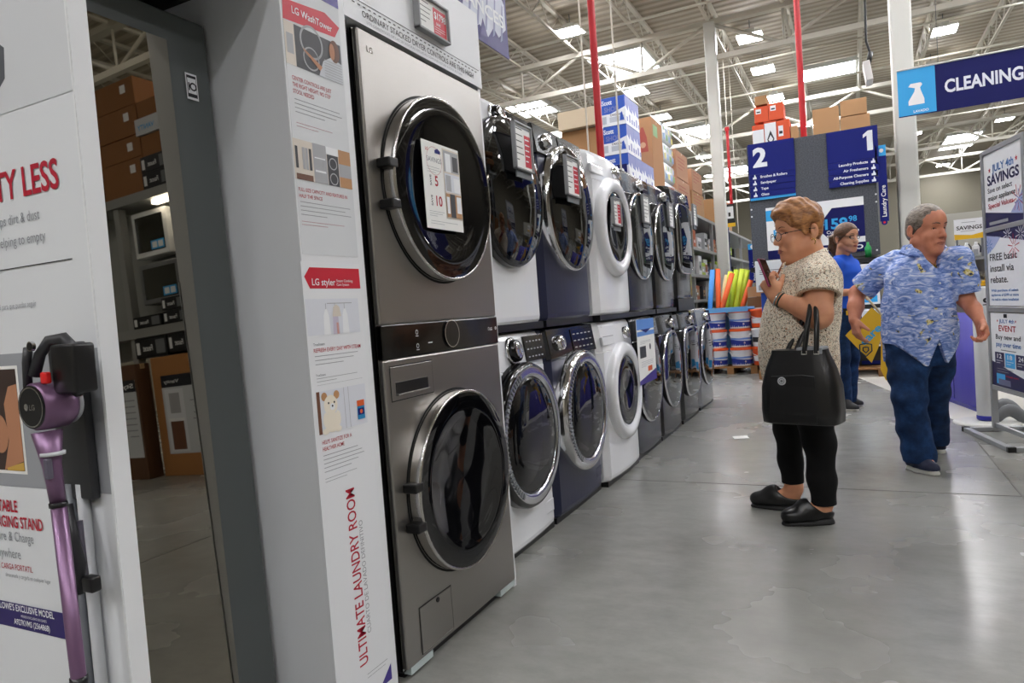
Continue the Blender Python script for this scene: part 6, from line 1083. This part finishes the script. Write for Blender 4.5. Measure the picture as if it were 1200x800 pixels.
van(3.6, 4.66, MY-.02, 1.19, M('carton_sienna', 'a5713e', .8), 'large brown vanity carton on the floor, right one in the dark mirror', 'Vanity'); van(4.72, 5.6, MY-.15, 1.15, M('carton_dark_brown', '5d3f28', .8), 'dark brown vanity carton on the floor, left one in the dark mirror', 'Style')
# ---------------------------------------------------------------- the man in the blue shirt
skm = skin('skin_ruddy', 'd08c70', 'b97458'); lipm = M('lip_brown', 'ab6a56', .5); browm = M('brow_grey', '5d4a40', .7)
mn_ = thing('person', 'older person in blue patterned short-sleeved shirt and jeans, walking with head turned', 'person', (1.58, 4.65, 0))
MF = (.42, -.91); Hm = HeadFrame((1.620, 4.605, 1.366), (.66, -.75), 1.10, .10)
sR, eR, wR = V3(1.425, 4.70, 1.195), V3(1.255, 4.78, 1.035), V3(1.232, 4.665, .875); sL, eL, wL = V3(1.765, 4.56, 1.18), V3(1.790, 4.57, .965), V3(1.836, 4.45, .842)
S_ = Solid((1.14, 4.2, 0), (2.0, 5.12, 1.56), .0040); head(S_, Hm, .9, 0, ([V3(1.605, 4.63, 1.25), V3(1.595, 4.64, 1.17)], [.068, .08]))
S_.loft([(.66, 1.56, 4.66, .14, .165), (.9, 1.575, 4.65, .155, .175), (1.1, 1.60, 4.64, .13, .17), (1.2, 1.60, 4.64, .08, .12), (1.24, 1.60, 4.635, .055, .07)], MF, .03)
S_.chain([sR, eR, (eR+wR)/2, wR], [.058, .046, .045, .031], .02); hand(S_, wR, V3(.10, -.25, -.95), V3(.85, .4, .0), V3(.4, -.9, 0), (.42, .5, .55, .6), (.75, .5, .35), 1.05)
S_.chain([sL, eL, (eL+wL)/2+V3(.006, 0, 0), wL], [.056, .044, .038, .028], .02); hand(S_, wL, V3(.12, -.35, -.9), V3(-.8, -.3, .15), V3(-.25, -.85, .3), (.75, .85, .9, .95), (.7, .55, .45), 1.05)
S_.chain([V3(1.50, 4.64, .70), V3(1.498, 4.52, .42), V3(1.535, 4.53, .10)], [.08, .055, .04], .02).chain([V3(1.64, 4.66, .70), V3(1.64, 4.77, .42), V3(1.655, 4.99, .12)], [.08, .055, .04], .02)
S_.chain([V3(1.535, 4.53, .08), V3(1.57, 4.46, .05)], [.036, .03], .02).chain([V3(1.655, 4.99, .1), V3(1.67, 5.02, .06)], [.036, .03], .02); S_.ob('body', skm, mn_); eyes(Hm, mn_, '3d2a1e'); features(S_, Hm, mn_, lipm, browm, .0034, 1.05)
# shirt
sh = M('wave_shirt', '6f8cc9', .75, spec=.2); v = coords(sh, (1, 1, 2.6)); c = ramp(sh, noise(sh, v, 13, 5, .62, 1.8), [(.28, '43589c'), (.42, '6a84c6'), (.50, '8aa2dc'), (.60, 'c3cfee'), (.68, 'eef1f8')]); c = mixc(sh, ramp(sh, noise(sh, coords(sh, (1, 1, 1.4)), 11, 2, .5, .8), [(.655, '000000'), (.68, 'ffffff')]), c, ramp(sh, noise(sh, coords(sh), 60, 3), [(.4, '2e3b5a'), (.48, 'c9b85a'), (.6, 'e6e0c0')])); setin(sh, 'Base Color', c)
S_ = Solid((1.14, 4.3, .52), (2.0, 5.0, 1.36), .0044)
S_.loft([(.58, 1.565, 4.655, .165, .185), (.68, 1.565, 4.655, .172, .192), (.80, 1.568, 4.652, .182, .198), (.90, 1.575, 4.648, .186, .20), (1.0, 1.582, 4.645, .178, .198), (1.10, 1.592, 4.642, .160, .198), (1.17, 1.598, 4.64, .132, .186), (1.215, 1.60, 4.64, .10, .14), (1.25, 1.602, 4.636, .085, .095), (1.285, 1.604, 4.632, .080, .084)], MF, .03)
S_.cone(V3(1.47, 4.68, 1.20), V3(1.40, 4.705, 1.165), .07, .075, .03); S_.cone(V3(1.40, 4.705, 1.165), V3(1.285, 4.765, 1.06), .078, .082, .02); S_.cone(V3(1.73, 4.58, 1.19), sL, .068, .072, .03); S_.cone(sL, V3(1.790, 4.56, 1.01), .074, .076, .02)
S_.warp(folds(.0055, [(14, -10, 34, .4), (30, 18, 16, 2), (-26, 12, 40, 4)]))
for (a, e_, t_) in ((sR, eR, .80), (sL, eL, .86)):
    d = _nrm(e_-a); q = a+(e_-a)*t_; X, Y, Z = (k.astype(np.float32) for k in S_.ax); pr_ = ((X[:, None, None]-q[0])*d[0]+(Y[None, :, None]-q[1])*d[1]+(Z[None, None, :]-q[2])*d[2]); nr = np.sqrt((X[:, None, None]-e_[0])**2+(Y[None, :, None]-e_[1])**2+(Z[None, None, :]-e_[2])**2) < .16
    out = (X[:, None, None] < 1.36) if a is sR else (X[:, None, None] > 1.755); S_.F = np.where(nr & out, np.maximum(S_.F, pr_), S_.F); S_.cone(a+d*.10, e_+d*.06, .056, .056, .005, True)
mf = _nrm(V3(*MF, 0)); ml = V3(-mf[1], mf[0], 0); X, Y, Z = (k.astype(np.float32) for k in S_.ax); lx = (X[:, None, None]-1.565)*ml[0]+(Y[None, :, None]-4.655)*ml[1]; fx = (X[:, None, None]-1.565)*mf[0]+(Y[None, :, None]-4.655)*mf[1]
hem = .60+np.minimum(.16, 5.0*np.minimum(np.abs(lx-.005), .03))*(fx > 0)*(lx < .12)*0+np.where(fx > -.05, .13*np.clip((np.abs(lx-.0)-.06)/.12, 0, 1), .02); hem = hem+.15*np.clip(1-np.abs(lx-.012)/.055, 0, 1)*(fx > -.02); S_.F = np.maximum(S_.F, (hem-Z[None, None, :])*.4)
nk = V3(1.602, 4.635, 1.25); S_.cone(nk+mf*.02+V3(0, 0, -.02), nk+mf*.03+V3(0, 0, .10), .066, .085, .006, True); S_.cone(nk+mf*.115+V3(0, 0, -.135), nk+mf*.085+V3(0, 0, .02), .012, .052, .008, True); shirt = S_.ob('shirt', sh, mn_)
# collar flaps, placket, buttons
b = B()
for q in (-1, 1):
    A = nk+ml*q*.072+V3(0, 0, .028)-mf*.01; P_ = [A-mf*.06, A+mf*.03+V3(0, 0, .0), nk+mf*.095+ml*q*.070+V3(0, 0, -.045), nk+ml*q*.108+mf*.055+V3(0, 0, -.035), A-mf*.05+ml*q*.03+V3(0, 0, -.035)]
    o_ = (ml*q*.004+mf*.010+V3(0, 0, .010)); P_ = [p_+mf*.016+ml*q*.010+V3(0, 0, .006) for p_ in P_]; b.add([p_ for p_ in P_]+[p_+o_ for p_ in P_], [(0, 1, 2, 3, 4), (9, 8, 7, 6, 5)]+[(i, (i+1) % 5, 5+(i+1) % 5, 5+i) for i in range(5)], sh)
b.ob('collar', shirt)
b = B()
for k in range(5):
    z = 1.06-.085*k; dd = np.interp(z, [.66, .8, .9, 1.0, 1.1], [.170, .182, .187, .178, .160])+.002; c = V3(np.interp(z, [.6, 1.1], [1.565, 1.592]), np.interp(z, [.6, 1.1], [4.655, 4.642]), z)+mf*dd+ml*.004; b.lathe([(.006, 0), (.006, .003), (0, .003)], c, mf, white, 12)
b.ob('button', shirt)
b = B(); b.tube([nk+ml*.055+V3(0, 0, .03), nk+ml*.05+mf*.07+V3(0, 0, -.03), nk+mf*.108+V3(0, 0, -.085), nk-ml*.05+mf*.07+V3(0, 0, -.03), nk-ml*.055+V3(0, 0, .03)], .0018, M('gold', ''), 6); b.lathe([(.011, 0), (.011, .003), (0, .004)], nk+mf*.110+V3(0, 0, -.095), mf, M('gold', ''), 16); b.ob('necklace', mn_)
# jeans
dn = M('denim', '23405f', .85, spec=.2); v = coords(dn); setin(dn, 'Base Color', ramp(dn, noise(dn, v, 9, 5, .65), [(.3, '0f1d36'), (.52, '1b3358'), (.72, '28497a')])); bump(dn, noise(dn, v, 700, 2), .2, .001)
S_ = Solid((1.34, 4.3, .02), (1.84, 5.14, .86), .005); S_.loft([(.60, 1.565, 4.655, .13, .165), (.72, 1.565, 4.655, .145, .172), (.84, 1.57, 4.65, .145, .17)], MF, .03)
S_.chain([V3(1.50, 4.64, .70), V3(1.495, 4.56, .55), V3(1.492, 4.515, .42), V3(1.505, 4.535, .24), V3(1.532, 4.525, .075)], [.115, .100, .088, .082, .090], .03); S_.chain([V3(1.635, 4.66, .68), V3(1.640, 4.72, .54), V3(1.635, 4.78, .42), V3(1.645, 4.90, .24), V3(1.657, 5.00, .09)], [.112, .095, .082, .072, .074], .03)
S_.warp(folds(.0065, [(10, 14, 42, 0), (24, -16, 30, 2), (-14, 20, 60, 1)])); S_.slab((0, 0, .052), (0, 0, -1)); S_.cone(V3(1.535, 4.52, .10), V3(1.54, 4.51, 0), .06, .06, .004, True); S_.ob('jeans', dn, mn_)
nv = M('shoe_navy', '1b2440', .6); sol = M('sole_white', 'd4d3cc', .5); shoe(mn_, (1.478, 4.575), (1.600, 4.400), 'shoe', nv, sol, .048, .085, .026); shoe(mn_, (1.60, 5.13), (1.685, 4.985), 'shoe', nv, sol, .046, .085, .026)
# short grey hair
hm = strands('hair_grey', '8f8376', '4a3f37', (40, 40, 90)); S_ = Solid((1.44, 4.42, 1.26), (1.82, 4.78, 1.56), .0034); s = Hm.s; E = lambda c, r, **k: S_.ell(Hm(*c), np.array(r)*s, Hm.R, **k)
E((-.004, 0, .048), (.098, .080, .089), k=.02); E((-.055, 0, .0), (.044, .066, .065), k=.02)
S_.warp(lambda X, Y, Z: 0.0010*np.sin(140*X+60*Y+90*Z)*np.sin(110*Y-70*Z)); E((.155, 0, .02), (.105, .10, .088), k=.008, cut=True); E((.055, 0, -.055), (.085, .12, .088), k=.008, cut=True)
for q in (-1, 1): E((-.026, q*.085, -.004), (.022, .025, .034), k=.006, cut=True)
S_.ob('hair', hm, mn_)
# ---------------------------------------------------------------- employee in a blue tee, holding the pennants
ske = skin('skin_fair', 'd39c7c', 'bf8465'); em = thing('person', 'person in plain blue tee with ponytail and glasses, standing behind the others', 'person', (1.17, 6.8, 0))
EF = (.80, -.6); He = HeadFrame((1.205, 6.78, 1.505), (.72, -.69), 1.04, .02)
S_ = Solid((.88, 6.45, 0), (1.52, 7.1, 1.70), .0050); head(S_, He, .0, 1., ([V3(1.175, 6.795, 1.39), V3(1.165, 6.80, 1.31)], [.050, .06]))
S_.loft([(.85, 1.15, 6.81, .11, .15), (1.0, 1.15, 6.81, .10, .13), (1.2, 1.155, 6.805, .11, .16), (1.33, 1.16, 6.80, .06, .09)], EF, .03)
s1, e1, w1 = V3(1.10, 6.65, 1.28), V3(1.09, 6.60, 1.04), V3(1.29, 6.56, 1.035); S_.chain([s1, e1, w1], [.046, .036, .026], .02); hand(S_, w1, V3(.95, -.2, -.1), V3(.1, .3, -.95), V3(.2, -.9, .2), (1.0, 1.05, 1.1, 1.1), (.7, .5, .6), .95)
s2, e2, w2_ = V3(1.24, 6.95, 1.28), V3(1.27, 6.99, 1.04), V3(1.24, 6.86, .86); S_.chain([s2, e2, w2_], [.046, .036, .026], .02); hand(S_, w2_, V3(0, -.3, -.95), V3(-.9, 0, 0), V3(0, -1, 0), .5, (.7, .5, .4), .95)
S_.chain([V3(1.11, 6.74, .80), V3(1.12, 6.73, .46), V3(1.13, 6.75, .09)], [.085, .055, .036], .02).chain([V3(1.19, 6.88, .80), V3(1.19, 6.88, .46), V3(1.17, 6.90, .09)], [.085, .055, .036], .02); S_.ob('body', ske, em); eyes(He, em, '3a2616'); features(S_, He, em, M('lip_pink', 'b5645c', .45), M('brow_dark', '4a3324', .7), .0024)
tee = cloth('blue_tee', '2357c9', .8); S_ = Solid((.9, 6.45, .8), (1.46, 7.1, 1.45), .0055); S_.loft([(.86, 1.152, 6.81, .128, .168), (.98, 1.152, 6.81, .120, .155), (1.10, 1.158, 6.808, .135, .168), (1.20, 1.165, 6.805, .142, .178), (1.28, 1.165, 6.80, .115, .165), (1.34, 1.165, 6.80, .075, .10), (1.37, 1.17, 6.80, .060, .066)], EF, .03)
S_.chain([s1+V3(.02, .03, .01), s1, s1*.5+e1*.5], [.06, .062, .060], .03).chain([s2, s2*.5+e2*.5], [.062, .060], .03); S_.warp(folds(.004, [(20, 10, 36, 1), (-24, 30, 20, 3)])); S_.cone(V3(1.175, 6.795, 1.36), V3(1.185, 6.79, 1.42), .052, .058, .006, True); S_.slab((0, 0, .865), (0, 0, -1)); S_.ob('tee_shirt', tee, em)
S_ = Solid((.9, 6.5, .02), (1.42, 7.12, .95), .006); S_.loft([(.70, 1.15, 6.81, .12, .16), (.80, 1.15, 6.81, .125, .168), (.92, 1.15, 6.81, .115, .155)], EF, .03); S_.chain([V3(1.11, 6.74, .76), V3(1.118, 6.732, .46), V3(1.13, 6.75, .06)], [.10, .070, .055], .03).chain([V3(1.19, 6.88, .76), V3(1.19, 6.88, .46), V3(1.17, 6.90, .06)], [.10, .070, .055], .03); S_.warp(folds(.004, [(20, 10, 40, 1), (-24, 30, 20, 3)])); S_.slab((0, 0, .05), (0, 0, -1)); S_.ob('jeans', dn, em)
sb_ = M('shoe_black', '121214', .6); shoe(em, (1.05, 6.72), (1.235, 6.66), 'shoe', sb_, sol, .043, .08, .022); shoe(em, (1.09, 6.89), (1.275, 6.93), 'shoe', sb_, sol, .043, .08, .022)
he = strands('hair_brown', '6b4a33', '3b2719', (40, 40, 70)); S_ = Solid((.94, 6.56, 1.22), (1.42, 7.0, 1.70), .0045); s = He.s; E = lambda c, r, **k: S_.ell(He(*c), np.array(r)*s, He.R, **k)
E((-.002, 0, .052), (.102, .083, .090), k=.02); E((-.055, 0, .01), (.045, .068, .06), k=.02); S_.chain([He(-.10, 0, .035), He(-.135, 0, .02), He(-.15, 0, -.06), He(-.125, .0, -.13)], [.026, .036, .034, .012], .02); E((.150, 0, .012), (.095, .085, .076), k=.008, cut=True); E((.065, 0, -.055), (.085, .12, .085), k=.008, cut=True)
for q in (-1, 1): E((-.024, q*.085, -.004), (.022, .025, .034), k=.006, cut=True)
S_.ob('hair', he, em); glasses(He, em, black, lensg, .024, .0165, .094, .008, .0028)
b = B(); b.box(1.175, 1.215, 6.64, 6.66, .84, .88, yellow, .004); b.box(1.06, 1.24, 6.655, 6.665, .865, .90, black); b.ob('belt_pouch', em)
# pennants on a stick
FYY = 6.50; Pf = lambda px, py, y=FYY: S(px, py, 'y', y); yl = M('pennant_yellow', 'e0b01c', .6); t = thing('pennant_flag', 'yellow pennant flags with light blue lettering on a stick held by the employee', 'flag', tuple(Pf(1016, 380)))
b = B(); b.tube([Pf(1008, 339, 6.52), Pf(1034, 370)], .009, M('stick_pale', 'cdb894', .5), 8); b.ob('stick', t)
def flag(pts, nm, y):
    P_ = [Pf(*q, y) for q in pts]; n = len(P_); o_ = V3(0, .004, 0); bb = B(); bb.add([p_ for p_ in P_]+[p_+o_ for p_ in P_], [tuple(range(n))[::-1], tuple(range(n, 2*n))]+[(i, (i+1) % n, n+(i+1) % n, n+i) for i in range(n)], yl); return bb
b = flag([(1021.5, 360), (990.6, 393), (1008, 411), (1021.5, 425), (1029, 408), (1034, 391), (1033, 370)], 'f', FYY); ca = Fr(Pf(1013, 405)-V3(0, .003, 0), Pf(1035, 384)-Pf(1013, 405), Pf(1003, 393)-Pf(1013, 405)); b.text(ca, 'care', .0, .0, .065, M('pennant_cyan', '3aa6d8', .5), .20, .0, .03)
cs = Pf(1014.5, 408)-V3(0, .0035, 0); fs_ = Fr(cs, ca.U, ca.V); sh_ = [(-.045, .045), (.0, .055), (.045, .045), (.045, -.01), (.0, -.055), (-.045, -.01)]; dk_ = M('pennant_ink', '1d2a3a', .5)
fs2 = Fr(Pf(1014.5, 407)-V3(0, .003, 0), (1, 0, 0), (0, 0, 1))
for sc in (1.0, .45): b.tube([fs2.p(sc*a, sc*c-.02, .0) for a, c in sh_], .006, dk_, 6, True)
b.ob('front_flag', t)
b = flag([(1032.5, 392), (1036.5, 392), (1047, 432), (1038.5, 446), (1032, 433)], 'g', FYY+.04); ca = Fr(Pf(1035.5, 420, FYY+.04)-V3(0, .003, 0), Pf(1040, 402, FYY+.04)-Pf(1035.5, 420, FYY+.04), Pf(1033, 418, FYY+.04)-Pf(1037, 420, FYY+.04)); b.text(ca, 'care', .0, -.02, .04, M('pennant_cyan', ''), .12, .0, .03); b.ob('rear_flag', t)
